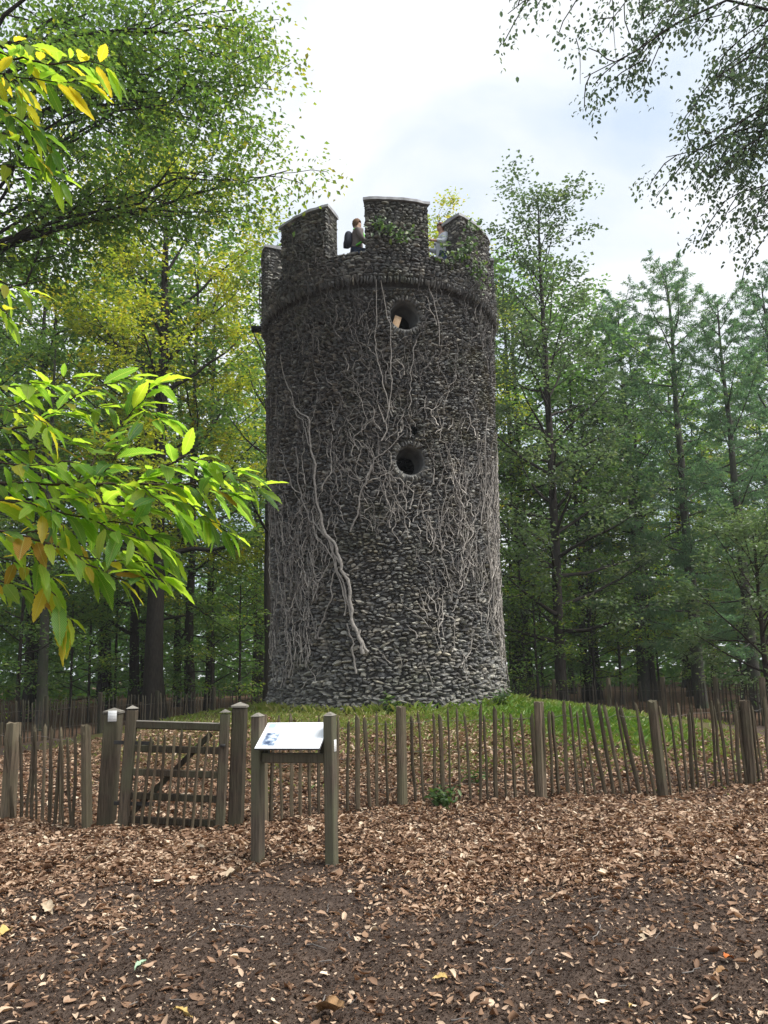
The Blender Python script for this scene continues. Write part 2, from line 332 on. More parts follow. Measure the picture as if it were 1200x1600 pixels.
# ------------------------------------------------------------------ ground: one sheet, fine near the camera, out to the horizon
def axis(fine0, fine1, step, lo, hi):
    a = list(np.arange(fine0, fine1, step)); d = step
    while a[-1] < hi: d *= 1.12; a.append(a[-1]+d)
    d = step
    while a[0] > lo: d *= 1.12; a.insert(0, a[0]-d)
    return np.array(a)
gx = axis(-6, 6, 0.06, -300, 300); gy = axis(2.0, 13, 0.06, -150, 300)
X, Y = np.meshgrid(gx, gy); Z = terrain(X, Y)
near = sstep(30, 14, np.hypot(X, Y-8))
Z = Z+near*((fnoise(X*7, Y*7, 41, 2)-0.5)*0.035+(fnoise(X*2.3, Y*2.3, 43, 2)-0.5)*0.05)
rr = np.hypot(X-TX, Y-TY)
GT = 0.5+0.5*sstep(8.2, 6.0, rr)*1.0
GT = np.where(rr > 9.3, 0.5-0.5*sstep(12, 15, Y), GT)
nxg, nyg = len(gx), len(gy); idx = np.arange(nxg*nyg).reshape(nyg, nxg)
q = np.stack([idx[:-1, :-1], idx[:-1, 1:], idx[1:, 1:], idx[1:, :-1]], -1).reshape(-1, 4)
gr = obj('ground', mesh_np('ground', np.stack([X, Y, Z], -1).reshape(-1, 3), q, GT.ravel()), M['ground']); gr['kind'] = 'structure'
def gzs(x, y):
    """fine ground height as built"""
    x = np.asarray(x, float); y = np.asarray(y, float); nr = sstep(30, 14, np.hypot(x, y-8))
    return terrain(x, y)+nr*((fnoise(x*7, y*7, 41, 2)-0.5)*0.035+(fnoise(x*2.3, y*2.3, 43, 2)-0.5)*0.05)
print('ground', time.time()-T0)

# ------------------------------------------------------------------ tower
ZB, ZRING, ZDECK, ZSILL, ZTOP = 0.55, 9.75, 9.95, 10.40, 11.58
RZ = ([0.0, 0.9, 1.15, 1.7, 3.0, 5.3, 9.5, 9.75], [2.84, 2.80, 2.71, 2.65, 2.62, 2.65, 2.75, 2.75])
def Rt(z): return np.interp(z, *RZ)
RP = 2.87                                   # parapet outer radius
def tpos(phi, z, r):
    phi = np.asarray(phi, float); r = np.asarray(r, float)
    return np.stack([TX+r*np.sin(phi), TY-r*np.cos(phi), np.asarray(z, float)+0*phi], -1)
def cyl(px, py, off=0.06):
    d = ray(px, py); C0 = np.array([0, 0, CZ]); r = 2.7
    for _ in range(6):
        a = d[0]**2+d[1]**2; b = 2*(d[0]*(0-TX)+d[1]*(0-TY)); c = TX**2+TY**2-(r+off)**2
        disc = max(b*b-4*a*c, 0); s = (-b-math.sqrt(disc))/(2*a); p = C0+d*s
        r = RP if p[2] > ZRING else float(Rt(p[2]))
    return math.atan2(p[0]-TX, -(p[1]-TY)), p[2]
WIN = [(*cyl(634, 490), 0.31), (*cyl(643, 718), 0.30)]          # phi, z, radius of the two round openings
HOLE = (*cyl(648, 671), 0.07)
print('windows', WIN)
tower = thing('stone_tower', 'round dark rubble stone tower with battlements and two round window openings', 'tower', (TX, TY, ZB))
rng = np.random.default_rng(11)
# wall core with openings left out
nph, nz = 420, 330
ph = np.linspace(-math.pi, math.pi, nph+1)[:-1]; zz = np.linspace(ZB-0.6, ZRING+0.02, nz)
PH, ZZ = np.meshgrid(ph, zz); V = tpos(PH, ZZ, Rt(ZZ)-0.045).reshape(-1, 3)
I = np.arange(nz*nph).reshape(nz, nph); J = np.roll(I, -1, axis=1)
Q = np.stack([I[:-1], J[:-1], J[1:], I[1:]], -1).reshape(-1, 4)
cphi = (PH[:-1]+math.pi/nph).ravel(); czz = ((ZZ[:-1]+ZZ[1:])/2).ravel()
keep = np.ones(len(Q), bool)
for (p, z, r) in WIN+[HOLE]: keep &= np.hypot((cphi-p)*2.7, czz-z) > r+0.03
wobj('wall_core', V, Q[keep], M['mortar'], tower)
# parapet core, sloping corbel and sill
def ring_mb(prof, n=160, mb=None, closed=True):
    mb = mb or MB(); k = len(prof); a = np.arange(n)/n*2*math.pi
    V = np.concatenate([tpos(a, np.full(n, z), np.full(n, r)) for r, z in prof]); q = []
    for i in range(k if closed else k-1):
        i2 = (i+1) % k
        for j in range(n): q.append((i*n+j, i*n+(j+1) % n, i2*n+(j+1) % n, i2*n+j))
    return mb.add(V, q)
ring_mb([(2.70, ZRING-0.10), (RP-0.05, ZRING+0.10), (RP-0.05, ZSILL-0.03), (RP-0.50, ZSILL-0.03), (RP-0.50, ZDECK-0.35), (2.50, ZDECK-0.35)]).build('parapet_core', M['mortar'], tower)
a = np.arange(64)/64*2*math.pi; Vd = np.concatenate([tpos(a, np.full(64, ZDECK), np.full(64, RP-0.45)), [[TX, TY, ZDECK]]])
wobj('roof_deck', Vd, np.array([(j, (j+1) % 64, 64) for j in range(64)]), M['deck'], tower)
# merlons
MER = [R_(9+45*k) for k in range(8)]; MW = R_(14.0)
def merlon(phc):
    n = 9; a = np.linspace(phc-MW, phc+MW, n); mb = MB()
    ro, ri = RP-0.045, RP-0.50; z0, z1 = ZSILL-0.05, ZTOP-0.03
    V = np.concatenate([tpos(a, np.full(n, z0), np.full(n, ro)), tpos(a, np.full(n, z1), np.full(n, ro)), tpos(a, np.full(n, z1), np.full(n, ri)), tpos(a, np.full(n, z0), np.full(n, ri))])
    q = []
    for k in range(3):
        for j in range(n-1): q.append((k*n+j, k*n+j+1, (k+1)*n+j+1, (k+1)*n+j))
    q.append((0, n, 2*n, 3*n)); q.append((n-1, 4*n-1, 3*n-1, 2*n-1))
    mb.add(V, q); o = mb.build('merlon', M['mortar'], tower, smooth=False)
    # coping slab
    mb = MB(); ro, ri = RP+0.03, RP-0.54; n = 11; a = np.linspace(phc-MW-0.012, phc+MW+0.012, n); z0, z1 = ZTOP-0.02, ZTOP+0.045
    rj = rng.normal(0, 0.006, n)
    V = np.concatenate([tpos(a, np.full(n, z0), ro+rj), tpos(a, z1+rj*0.6, ro-0.01+rj), tpos(a, z1+0.03+rj*0.6, np.full(n, ri+0.2)), tpos(a, np.full(n, z1), np.full(n, ri)), tpos(a, np.full(n, z0), np.full(n, ri))])
    q = []
    for k in range(4):
        for j in range(n-1): q.append((k*n+j, k*n+j+1, (k+1)*n+j+1, (k+1)*n+j))
    for j in range(n-1): q.append((j, 4*n+j, 4*n+j+1, j+1))
    t = [(0, n, 2*n), (0, 2*n, 3*n), (0, 3*n, 4*n), (n-1, 3*n-1, 2*n-1), (n-1, 4*n-1, 3*n-1), (n-1, 5*n-1, 4*n-1)]
    mb.add(V, q, t); mb.build('coping', M['coping'], o, smooth=False)
    return o
merl = [merlon(p) for p in MER]

# stones: rubble lumps laid in rough courses.  template: outer ring, inner ring, crown
NS = 9
def lump(rng, n):
    """n lumps in unit space: x,z in -0.5..0.5, y outward 0..1 ; returns (n,2*NS+1,3)"""
    th = np.arange(NS)/NS*2*math.pi; th = th[None]+rng.normal(0, 0.17, (n, NS))
    c, s = np.cos(th), np.sin(th); e = 0.74
    sx = np.sign(c)*np.abs(c)**e*0.5; sz = np.sign(s)*np.abs(s)**e*0.5
    k = 1+rng.normal(0, 0.14, (n, NS)); sx = sx*k; sz = sz*k
    r0 = np.stack([sx, np.full_like(sx, -0.15), sz], -1)
    f = 0.80+rng.normal(0, 0.06, (n, NS)); r1 = np.stack([sx*f, 0.62+rng.normal(0, 0.16, (n, NS)), sz*f], -1)
    ct = np.stack([rng.normal(0, 0.1, n), 0.95+rng.normal(0, 0.14, n), rng.normal(0, 0.1, n)], -1)[:, None]
    return np.concatenate([r0, r1, ct], 1)
LQ = np.array([(j, (j+1) % NS, NS+(j+1) % NS, NS+j) for j in range(NS)]); LT = np.array([(NS+j, NS+(j+1) % NS, 2*NS) for j in range(NS)])
def place_lumps(L, pos, tx, no, up, w, d, h, rot):
    """L (n,k,3) -> world"""
    c, s = np.cos(rot)[:, None], np.sin(rot)[:, None]
    x = L[:, :, 0]*w[:, None]; z = L[:, :, 2]*h[:, None]; y = L[:, :, 1]*d[:, None]
    x, z = x*c-z*s, x*s+z*c
    return pos[:, None]+x[..., None]*tx[:, None]+y[..., None]*no[:, None]+z[..., None]*up[:, None]
sp, sz_, sw, sh = [], [], [], []
z = ZB-0.1
while z < ZRING-0.20:  # courses stop short; the bare mortar band stands in for parapet shade
    hgt = np.interp(z, [0.5, 2.5, 6, 10], [0.088, 0.074, 0.060, 0.054])*rng.uniform(0.85, 1.15); R0 = float(Rt(z)); p = -math.pi+rng.uniform(0, 0.1)
    while p < math.pi:
        ww = hgt*rng.choice([1.3, 1.7, 2.1, 2.6, 3.3], p=[.18, .28, .27, .18, .09])*rng.uniform(0.85, 1.15)
        sp.append(p+ww/2/R0); sz_.append(z+hgt/2+0.035*math.sin(p*5+z*2)+0.02*math.sin(p*13+z*5)+rng.normal(0, 0.016)); sw.append(ww*rng.uniform(.9, 1.12)); sh.append(hgt*rng.uniform(0.62, 1.30)); p += ww/R0
    z += hgt*0.86
sp, sz_, sw, sh = map(np.array, (sp, sz_, sw, sh))
keep = np.ones(len(sp), bool)
for (p, z, r) in WIN: keep &= np.hypot((sp-p)*2.7, sz_-z) > r+0.135+sw*0.15
keep &= np.hypot((sp-HOLE[0])*2.7, sz_-HOLE[1]) > 0.12
sp, sz_, sw, sh = sp[keep], sz_[keep], sw[keep], sh[keep]
n = len(sp); rot = rng.normal(0, 0.22, n)+0.55*(fnoise(sp*3, sz_*1.4, 77)-0.5); dep = rng.uniform(0.05, 0.125, n)
pos = tpos(sp, sz_, Rt(sz_)-0.05); tx = np.stack([np.cos(sp), np.sin(sp), 0*sp], -1); no = np.stack([np.sin(sp), -np.cos(sp), 0*sp], -1); up = np.tile([0, 0, 1.], (n, 1))
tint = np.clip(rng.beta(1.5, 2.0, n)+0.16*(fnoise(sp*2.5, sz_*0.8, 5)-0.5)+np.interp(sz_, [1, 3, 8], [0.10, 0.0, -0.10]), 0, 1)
vis = (np.abs(sp) < R_(68)) & (sz_ > 0.75)
order = np.argsort(np.where(vis, sz_-0.9*sw*sh*20, 1e9)); single = order[:300]
rest = np.setdiff1d(np.arange(n), single)
VARN = 14; Lv = lump(rng, VARN); vmesh = []
for i in range(VARN):
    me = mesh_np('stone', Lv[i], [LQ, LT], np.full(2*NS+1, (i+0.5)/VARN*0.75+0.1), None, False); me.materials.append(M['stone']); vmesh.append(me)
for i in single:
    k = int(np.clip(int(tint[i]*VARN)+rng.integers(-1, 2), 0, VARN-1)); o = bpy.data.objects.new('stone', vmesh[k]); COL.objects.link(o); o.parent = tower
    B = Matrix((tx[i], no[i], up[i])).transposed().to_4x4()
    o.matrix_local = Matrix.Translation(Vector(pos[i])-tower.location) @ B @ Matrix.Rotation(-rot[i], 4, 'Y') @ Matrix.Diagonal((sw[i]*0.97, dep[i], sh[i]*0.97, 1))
def stone_mesh(name, ids_pos, ids_tx, ids_no, ids_up, w_, d_, h_, r_, tn, parent, stuff=True):
    k = len(w_); L = lump(rng, k); W = place_lumps(L, ids_pos, ids_tx, ids_no, ids_up, w_, d_, h_, r_)
    nv = 2*NS+1; off = (np.arange(k)*nv)[:, None, None]
    o = wobj(name, W.reshape(-1, 3), [(LQ[None]+off).reshape(-1, 4), (LT[None]+off).reshape(-1, 3)], M['stone'], parent, np.repeat(tn, nv), None, False)
    if stuff: o['kind'] = 'stuff'
    return o
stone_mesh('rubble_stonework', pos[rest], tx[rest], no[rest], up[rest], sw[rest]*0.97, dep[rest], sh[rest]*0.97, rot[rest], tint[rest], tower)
# parapet and merlon stones: on outer faces, on cheeks and inner faces
def rows(u0, u1, z0, z1, hmean, rng):
    out = []; z = z0
    while z < z1-0.03:
        h = min(hmean*rng.uniform(0.85, 1.15), z1-z); u = u0
        while u < u1-0.02:
            ww = min(h*rng.choice([1.2, 1.6, 2.1, 2.7])*rng.uniform(.85, 1.15), u1-u); out.append((u+ww/2, z+h/2+rng.normal(0, 0.006), ww, h)); u += ww
        z += h*0.95
    return np.array(out)
def arc_stones(name, p0, p1, z0, z1, r, parent, inner=False, slope=None):
    A = rows(p0*r, p1*r, z0, z1, 0.075, rng); p = A[:, 0]/r; k = len(A)
    rad = np.full(k, r-0.05)
    if slope is not None: rad = slope(A[:, 1])-0.05
    sg = -1 if inner else 1
    if inner: rad = np.full(k, r+0.05)
    P = tpos(p, A[:, 1], rad); tx = np.stack([np.cos(p), np.sin(p), 0*p], -1)*sg; no = np.stack([np.sin(p), -np.cos(p), 0*p], -1)*sg; up = np.tile([0, 0, 1.], (k, 1))
    return P, tx, no, up, A[:, 2]*0.97, rng.uniform(0.05, 0.09, k), A[:, 3]*0.97, rng.normal(0, 0.12, k), np.clip(rng.beta(2, 3.2, k)-0.05, 0, 1)
stone_mesh('parapet_stonework', *arc_stones('p', -math.pi, math.pi, ZRING+0.08, ZSILL, RP, tower), tower)
# row of upright stones under the parapet (string course), tinted darker to paint the overhang's shade
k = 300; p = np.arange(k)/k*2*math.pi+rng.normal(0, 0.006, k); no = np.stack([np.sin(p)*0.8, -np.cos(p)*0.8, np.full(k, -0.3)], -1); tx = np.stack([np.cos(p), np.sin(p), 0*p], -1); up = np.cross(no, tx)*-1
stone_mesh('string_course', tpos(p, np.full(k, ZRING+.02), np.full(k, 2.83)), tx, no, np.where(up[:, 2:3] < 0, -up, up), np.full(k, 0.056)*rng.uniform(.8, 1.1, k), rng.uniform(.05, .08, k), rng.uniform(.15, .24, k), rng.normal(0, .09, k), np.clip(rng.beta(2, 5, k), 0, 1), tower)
for phc, mo in zip(MER, merl):
    parts = [arc_stones('m', phc-MW, phc+MW, ZSILL, ZTOP-0.02, RP, mo), arc_stones('m', phc-MW, phc+MW, ZSILL, ZTOP-0.02, RP-0.50, mo, True)]
    for s in (-1, 1):
        A = rows(0.03, 0.47, ZSILL, ZTOP-0.02, 0.08, rng); kk = len(A); pe = np.full(kk, phc+s*MW); P = tpos(pe, A[:, 1], RP-A[:, 0]); P = P-np.stack([np.cos(pe)*s, np.sin(pe)*s, 0*pe], -1)*0.03
        nn = np.stack([np.cos(pe)*s, np.sin(pe)*s, 0*pe], -1); tt = np.stack([-np.sin(pe), np.cos(pe), 0*pe], -1)*s
        parts.append((P, tt, nn, np.tile([0, 0, 1.], (kk, 1)), A[:, 2]*.97, rng.uniform(.04, .07, kk), A[:, 3]*.97, rng.normal(0, .1, kk), np.clip(rng.beta(2, 2.6, kk), 0, 1)))
    stone_mesh('stonework', *[np.concatenate([q_[i] for q_ in parts]) for i in range(9)], mo)
# sill stones in the crenels
A = []
for phc in MER:
    c = phc+R_(22.5); hw = R_(8.5)
    for rr_ in np.linspace(RP-0.06, RP-0.44, 4):
        for pp in np.linspace(c-hw+0.02, c+hw-0.02, 5): A.append((pp+rng.normal(0, .01), rr_))
A = np.array(A); k = len(A); p = A[:, 0]; no = np.tile([0, 0, 1.], (k, 1)); tx = np.stack([np.cos(p), np.sin(p), 0*p], -1); up = np.stack([np.sin(p), -np.cos(p), 0*p], -1)
stone_mesh('sill_stonework', tpos(p, np.full(k, ZSILL-0.04), A[:, 1]), tx, no, -up, np.full(k, .19), rng.uniform(.03, .06, k), np.full(k, .13), rng.normal(0, .15, k), np.clip(rng.beta(2, 2.6, k), 0, 1), tower)
# windows: reveal tube, voussoirs
for wi, (p0, z0, r) in enumerate(WIN):
    nrm = np.array([math.sin(p0), -math.cos(p0), 0]); tan = np.array([math.cos(p0), math.sin(p0), 0]); R0 = float(Rt(z0)); c0 = tpos(np.array([p0]), np.array([z0]), np.array([R0]))[0]
    wroot = bpy.data.objects.new('round_window', None); COL.objects.link(wroot); wroot.parent = tower
    mb = MB(); n = 40; a = np.arange(n)/n*2*math.pi; V = []
    for dd, rx in ((-.045, r+.15), (-.045, r), (-0.25, r), (-0.55, r*.72)):
        r_k = r; r = rx
        V.append(c0+nrm*dd-nrm*(R0-R0*np.cos(r*np.cos(a)/R0))[:, None]+tan*(r*np.cos(a))[:, None]+np.array([0, 0, 1.])*(r*np.sin(a))[:, None]); r = r_k
    V = np.concatenate(V); q = [(i*n+j, i*n+(j+1) % n, (i+1)*n+(j+1) % n, (i+1)*n+j) for i in range(3) for j in range(n)]
    mb.add(V, q).build('reveal', M['deck'], wroot)
    n = 34
    for j in range(n):
        a = j/n*2*math.pi+rng.normal(0, .02); rc = r+0.078; lw = 2*math.pi*rc/n*0.93; ll = rng.uniform(0.11, 0.18); a += rng.normal(0, .03)
        x, z = rc*math.cos(a), rc*math.sin(a); P = c0+tan*x*1.0+np.array([0, 0, 1.])*z-nrm*(R0-R0*math.cos(x/R0)+0.045)
        radial = tan*math.cos(a)+np.array([0, 0, 1.])*math.sin(a); circ = -tan*math.sin(a)+np.array([0, 0, 1.])*math.cos(a)
        o = bpy.data.objects.new('voussoir', vmesh[int(rng.integers(1, 12))]); COL.objects.link(o); o.parent = wroot
        B = Matrix((circ, nrm, radial)).transposed().to_4x4()
        if B.determinant() < 0: B = Matrix((-circ, nrm, radial)).transposed().to_4x4()
        o.matrix_local = Matrix.Translation(Vector(P)-tower.location) @ B @ Matrix.Diagonal((lw, rng.uniform(.07, .10), ll, 1))
    # inner wall: the opening narrows to a dark shutter deeper in
# plank leaning in the upper opening
p0, z0, r = WIN[0]; nrm = np.array([math.sin(p0), -math.cos(p0), 0]); tan = np.array([math.cos(p0), math.sin(p0), 0])
c0 = tpos(np.array([p0]), np.array([z0]), np.array([float(Rt(z0))]))[0]
pl = beam(c0-nrm*0.10+tan*(-0.21)+[0, 0, -.26], c0-nrm*0.2+tan*(-0.10)+[0, 0, 0.05], 0.15, 0.03, up=nrm).build('plank', M['plank'])
tag(pl, 'light wooden plank leaning in the upper round window of the tower', 'plank')
# dark spout beam sticking out at the left under the parapet
q0 = at(415, 513, 17.6); q1 = at(393, 515, 17.6)
beam(np.array(q0)+[0.35, 0, 0], q1, 0.12, 0.14, up=(0, 1, 0)).build('spout', M['dirty'], tower)
print('tower', time.time()-T0)

# ------------------------------------------------------------------ dead climber on the tower
climber = thing('climbing_plant', 'bare pale dead climber stems with a few leaf tufts clinging to the tower', 'climbing plant', tuple(tpos(np.array([0.0]), np.array([1.0]), np.array([2.8]))[0]))
rng = np.random.default_rng(21)
def surf(p, z, off):
    p = np.asarray(p, float); z = np.asarray(z, float)
    r = np.where(z > ZRING+0.08, RP, np.where(z > ZRING-0.1, Rt(z)+(RP-2.75)*np.clip((z-ZRING+0.1)/0.18, 0, 1), Rt(z))); return tpos(p, z, r+off)
def trace(pts, r0, r1, off=0.075, n=None):
    pz = np.array([cyl(*p) for p in pts]); n = n or len(pts)*4; s = np.linspace(0, len(pts)-1, n); i = np.arange(len(pts))
    p = np.interp(s, i, pz[:, 0]); z = np.interp(s, i, pz[:, 1]); p = p+rng.normal(0, .004, n)+.010*np.sin(s*2.9+pts[0][0])+.006*np.sin(s*6.1+pts[0][1]); z = z+rng.normal(0, .01, n)
    return surf(p, z, off+rng.normal(0, .004, n)), np.linspace(r0, r1, n)*(1+rng.normal(0, .10, n))
main = [([(570, 1022), (562, 1000), (553, 975), (548, 940), (540, 900), (530, 870), (520, 845), (507, 830), (499, 800), (494, 760), (490, 720), (487, 690), (482, 655), (465, 640), (455, 615), (446, 590), (438, 555)], .062, .012),
        ([(532, 880), (515, 850), (500, 825), (482, 808), (473, 780), (466, 740), (463, 700)], .028, .014),
        ([(566, 1015), (556, 985), (546, 950), (534, 905), (523, 868), (513, 842), (500, 818)], .034, .02), ([(540, 960), (536, 925), (528, 890), (512, 860), (497, 838), (488, 820)], .026, .012), ([(487, 700), (478, 670), (470, 655), (461, 640), (452, 620)], .022, .012),
        ([(555, 1052), (556, 1030), (548, 1000), (543, 975)], .030, .022),
        ([(547, 832), (561, 790), (568, 759), (581, 724), (600, 708), (629, 677)], .030, .012),
        ([(545, 900), (527, 885), (520, 905), (518, 930), (508, 960), (497, 1000)], .024, .014),
        ([(573, 1020), (566, 1000), (560, 985)], .04, .03),
        ([(612, 650), (604, 618), (592, 580), (588, 540), (586, 490), (590, 440)], .017, .010),
        ([(597, 690), (605, 655), (612, 620), (610, 580), (614, 540), (603, 490), (597, 440)], .018, .010),
        ([(636, 640), (644, 610), (640, 580), (648, 545), (651, 530)], .014, .010),
        ([(437, 880), (432, 850), (430, 800), (428, 760)], .018, .012), ([(452, 1060), (456, 1020), (450, 985), (447, 950)], .020, .012),
        ([(752, 820), (757, 760), (758, 700), (760, 650)], .020, .014), ([(772, 960), (766, 900), (764, 850), (755, 800), (752, 750)], .022, .014),
        ([(688, 840), (690, 800), (695, 760), (705, 740)], .014, .009), ([(700, 905), (690, 860), (683, 820), (688, 790)], .016, .009), ([(685, 540), (680, 480), (674, 440)], .014, .010)]
for pts, r0, r1 in main:
    c = trace(pts, r0*.72, r1*.75); tubes([c], 7, [rng.uniform(.60, .80)]).build('stem', M['stem'], climber)
def dens(p, z):
    d = 0.17+0*p
    d = d+0.9*np.exp(-((p-R_(-38))/R_(20))**2)*sstep(1.2, 2.2, z)*sstep(8.2, 6.3, z)
    d = d+0.8*np.exp(-((p-R_(4))/R_(15))**2)*sstep(3.4, 4.6, z)
    d = d+1.6*np.exp(-((p-R_(68))/R_(11))**2)*sstep(1.6, 2.6, z)*sstep(7.6, 5.5, z)
    d = d+0.8*np.exp(-((p-R_(38))/R_(13))**2)*sstep(2.5, 3.5, z)*sstep(6.2, 5.0, z)
    d = d+0.55*sstep(7.4, 8.8, z)+0.25*np.exp(-((p-R_(-70))/R_(16))**2)*sstep(1, 2, z)
    return d
curves, tn = [], []
cnt = 0
while cnt < 1900:
    p = rng.uniform(R_(-95), R_(95)); z = rng.uniform(1.2, 11.2)
    if rng.uniform(0, 1.7) > dens(np.array(p), np.array(z))*sstep(.30, .55, fnoise(p*2.7*1.1+9, z*.55, 131)): continue
    cnt += 1; k = int(rng.choice([5, 8, 12, 18], p=[.22, .33, .28, .17])); hd = rng.normal(math.pi/2, 0.26); st = rng.uniform(.05, .085)
    P = []; h = hd
    for i in range(k):
        P.append((p, z)); h = hd+(h-hd)*0.68+rng.normal(0, 0.36); p += st*math.cos(h)/2.7; z += st*math.sin(h)
    P = np.array(P)
    if P[:, 1].max() > ZTOP-0.1 or (P[:, 1].max() > ZSILL-.05 and np.any(np.abs((P[:, 0]-R_(9)+R_(22.5)) % R_(45)-R_(22.5)) > R_(13.3))) or any(np.min(np.hypot((P[:, 0]-w_[0])*2.7, P[:, 1]-w_[1])) < w_[2]+.06 for w_ in WIN): continue
    fr = float(np.interp(P[0, 1], [1, 5, 8, 9.5], [1.0, 1.0, .75, .65])); r0 = rng.choice([.0052, .0082, .0125], p=[.42, .38, .20])*fr
    curves.append((surf(P[:, 0], P[:, 1], 0.062+rng.normal(0, .012, k)), np.linspace(r0*1.3, r0*.35, k)*(1+rng.normal(0, .12, k))))
    tn.append(np.clip(rng.normal(np.interp(P[0, 1], [1, 5, 7, 9], [.68, .68, .48, .24]), .22), .05, 1))
    if rng.uniform() < .5 and k > 6:                                   # side shoot
        i = int(rng.integers(2, k-2)); h = hd+rng.choice([-1, 1])*rng.uniform(.5, 1.1); p, z = P[i]; S = []
        for j in range(5): S.append((p, z)); h += rng.normal(0, .35); p += st*math.cos(h)/2.7; z += st*math.sin(h)
        S = np.array(S)
        if S[:, 1].max() > ZSILL-.1: continue
        curves.append((surf(S[:, 0], S[:, 1], 0.065+rng.normal(0, .01, 5)), np.linspace(r0*.8, r0*.4, 5))); tn.append(tn[-1])
tubes(curves, 4, tn).build('stem_network', M['stem'], climber, kind='stuff')
def leaves_np(P, D, Nn, L, Wd, fold=0.18, four=False):
    """diamond leaves: P base, D direction (unit), Nn normal hint, L length, Wd width -> verts, tris"""
    S = np.cross(D, Nn); S /= np.linalg.norm(S, axis=1, keepdims=True)+1e-9; U = np.cross(S, D); n = len(P); L = np.asarray(L)[:, None]; Wd = np.asarray(Wd)[:, None]
    if not four:
        V = np.stack([P, P+D*L*.45-S*Wd*.5+U*Wd*fold, P+D*L-U*L*.10, P+D*L*.45+S*Wd*.5+U*Wd*fold], 1)
        T = np.array([[0, 2, 1], [0, 3, 2]])
    else:
        V = np.stack([P, P+D*L*.30-S*Wd*.46+U*Wd*fold, P+D*L*.68-S*Wd*.40+U*Wd*fold*.8, P+D*L-U*L*.14, P+D*L*.68+S*Wd*.40+U*Wd*fold*.8, P+D*L*.30+S*Wd*.46+U*Wd*fold, P+D*L*.52], 1)
        T = np.array([[0, 6, 1], [1, 6, 2], [2, 6, 3], [3, 6, 4], [4, 6, 5], [5, 6, 0]])
    return V.reshape(-1, 3), (T[None]+(np.arange(n)*V.shape[1])[:, None, None]).reshape(-1, 3), V.shape[1]
def unit(v): return v/(np.linalg.norm(v, axis=-1, keepdims=True)+1e-9)
LP, LN = [], []
for px, py, sx, sy, k in [(600, 358, 18, 7, 50), (625, 372, 15, 10, 60), (590, 350, 6, 5, 22), (702, 402, 14, 9, 55), (727, 385, 9, 16, 60), (742, 420, 9, 12, 45), (735, 355, 8, 10, 25), (690, 385, 6, 8, 18), (750, 445, 6, 12, 18)]:
    for _ in range(k):
        p, z = cyl(px+rng.normal(0, sx*.7), py+rng.normal(0, sy*.7)); z = min(z, ZTOP+0.1); LP.append((p, z))
LP = np.array(LP); k = len(LP); P = surf(LP[:, 0], LP[:, 1], 0.10+np.abs(rng.normal(0, .10, k)))
out_ = np.stack([np.sin(LP[:, 0]), -np.cos(LP[:, 0]), 0*LP[:, 0]], -1)
D = unit(rng.normal(0, 1, (k, 3))+out_*.5+[0, 0, -.7]); Nn = unit(out_+rng.normal(0, .5, (k, 3))+[0, 0, .6])
v, f, nv = leaves_np(P, D, Nn, rng.uniform(.07, .14, k), rng.uniform(.05, .085, k), four=True)
wobj('foliage', v, f, M['leaf_ivy'], climber, np.repeat(np.clip(rng.beta(2, 2, k), 0, 1), nv), kind='stuff')
print('climber', time.time()-T0)

# ------------------------------------------------------------------ trees
def polyline(p0, d, L, k, rng, wob=0.12, up=0.0):
    """bent polyline; up > 0 turns upward"""
    P = [np.array(p0, float)]; d = np.array(d, float); d /= np.linalg.norm(d); s = L/(k-1)
    for i in range(k-1):
        d = d+rng.normal(0, wob, 3)+np.array([0, 0, up/(k-1)]); d /= np.linalg.norm(d); P.append(P[-1]+d*s)
    return np.array(P)
def side_dir(t, rng, ang, flat):
    """direction at an angle to tangent t, mostly sideways"""
    s = np.cross(t, [0, 0, 1.]); n = np.linalg.norm(s)
    s = np.array([1., 0, 0]) if n < .05 else s/n
    u = np.cross(s, t); a = rng.choice([-1, 1]); v = s*a+u*rng.normal(0, flat); v /= np.linalg.norm(v)
    return t*math.cos(ang)+v*math.sin(ang)
def branchify(limbs, rng, n2, n3, l2, l3, flat=0.5, up2=0.1, s0=0.3):
    """limbs: list of (pts,rad). adds secondaries and twigs; returns curves and twig segments"""
    curves = list(limbs); tw = []
    for P, r in limbs:
        k = len(P); L = np.sum(np.linalg.norm(np.diff(P, axis=0), axis=1))
        m = max(2, int(round(n2*L*rng.uniform(.85, 1.15))))
        for j in range(m):
            s = s0+(1-s0)*(j+rng.uniform(.2, .8))/m; x = s*(k-1); i = min(int(x), k-2); f = x-i
            p = P[i]*(1-f)+P[i+1]*f; t = P[i+1]-P[i]; t /= np.linalg.norm(t); rs = (r[i]*(1-f)+r[i+1]*f)
            d = side_dir(t, rng, rng.uniform(.55, 1.15), flat); L2 = l2*(0.35+0.65*(1-abs(s-.55)*1.1))*rng.uniform(.7, 1.25)
            S = polyline(p, d, L2, 4, rng, .13, up2); curves.append((S, np.linspace(max(rs*.45, .008), .006, 4)))
            m3 = max(2, int(round(n3*L2)))
            for q in range(m3):
                s3 = .2+.8*(q+rng.uniform(.1, .9))/m3; x3 = s3*3; i3 = min(int(x3), 2); f3 = x3-i3; p3 = S[i3]*(1-f3)+S[i3+1]*f3
                t3 = S[i3+1]-S[i3]; t3 /= np.linalg.norm(t3); d3 = side_dir(t3, rng, rng.uniform(.4, 1.1), flat); Tn = p3+d3*l3*rng.uniform(.6, 1.3)+np.array([0, 0, -.04])
                tw.append((p3, Tn))
            tw.append((S[2], S[3]+(S[3]-S[2])*.4))
        tw.append((P[-2], P[-1]))
    return curves, tw
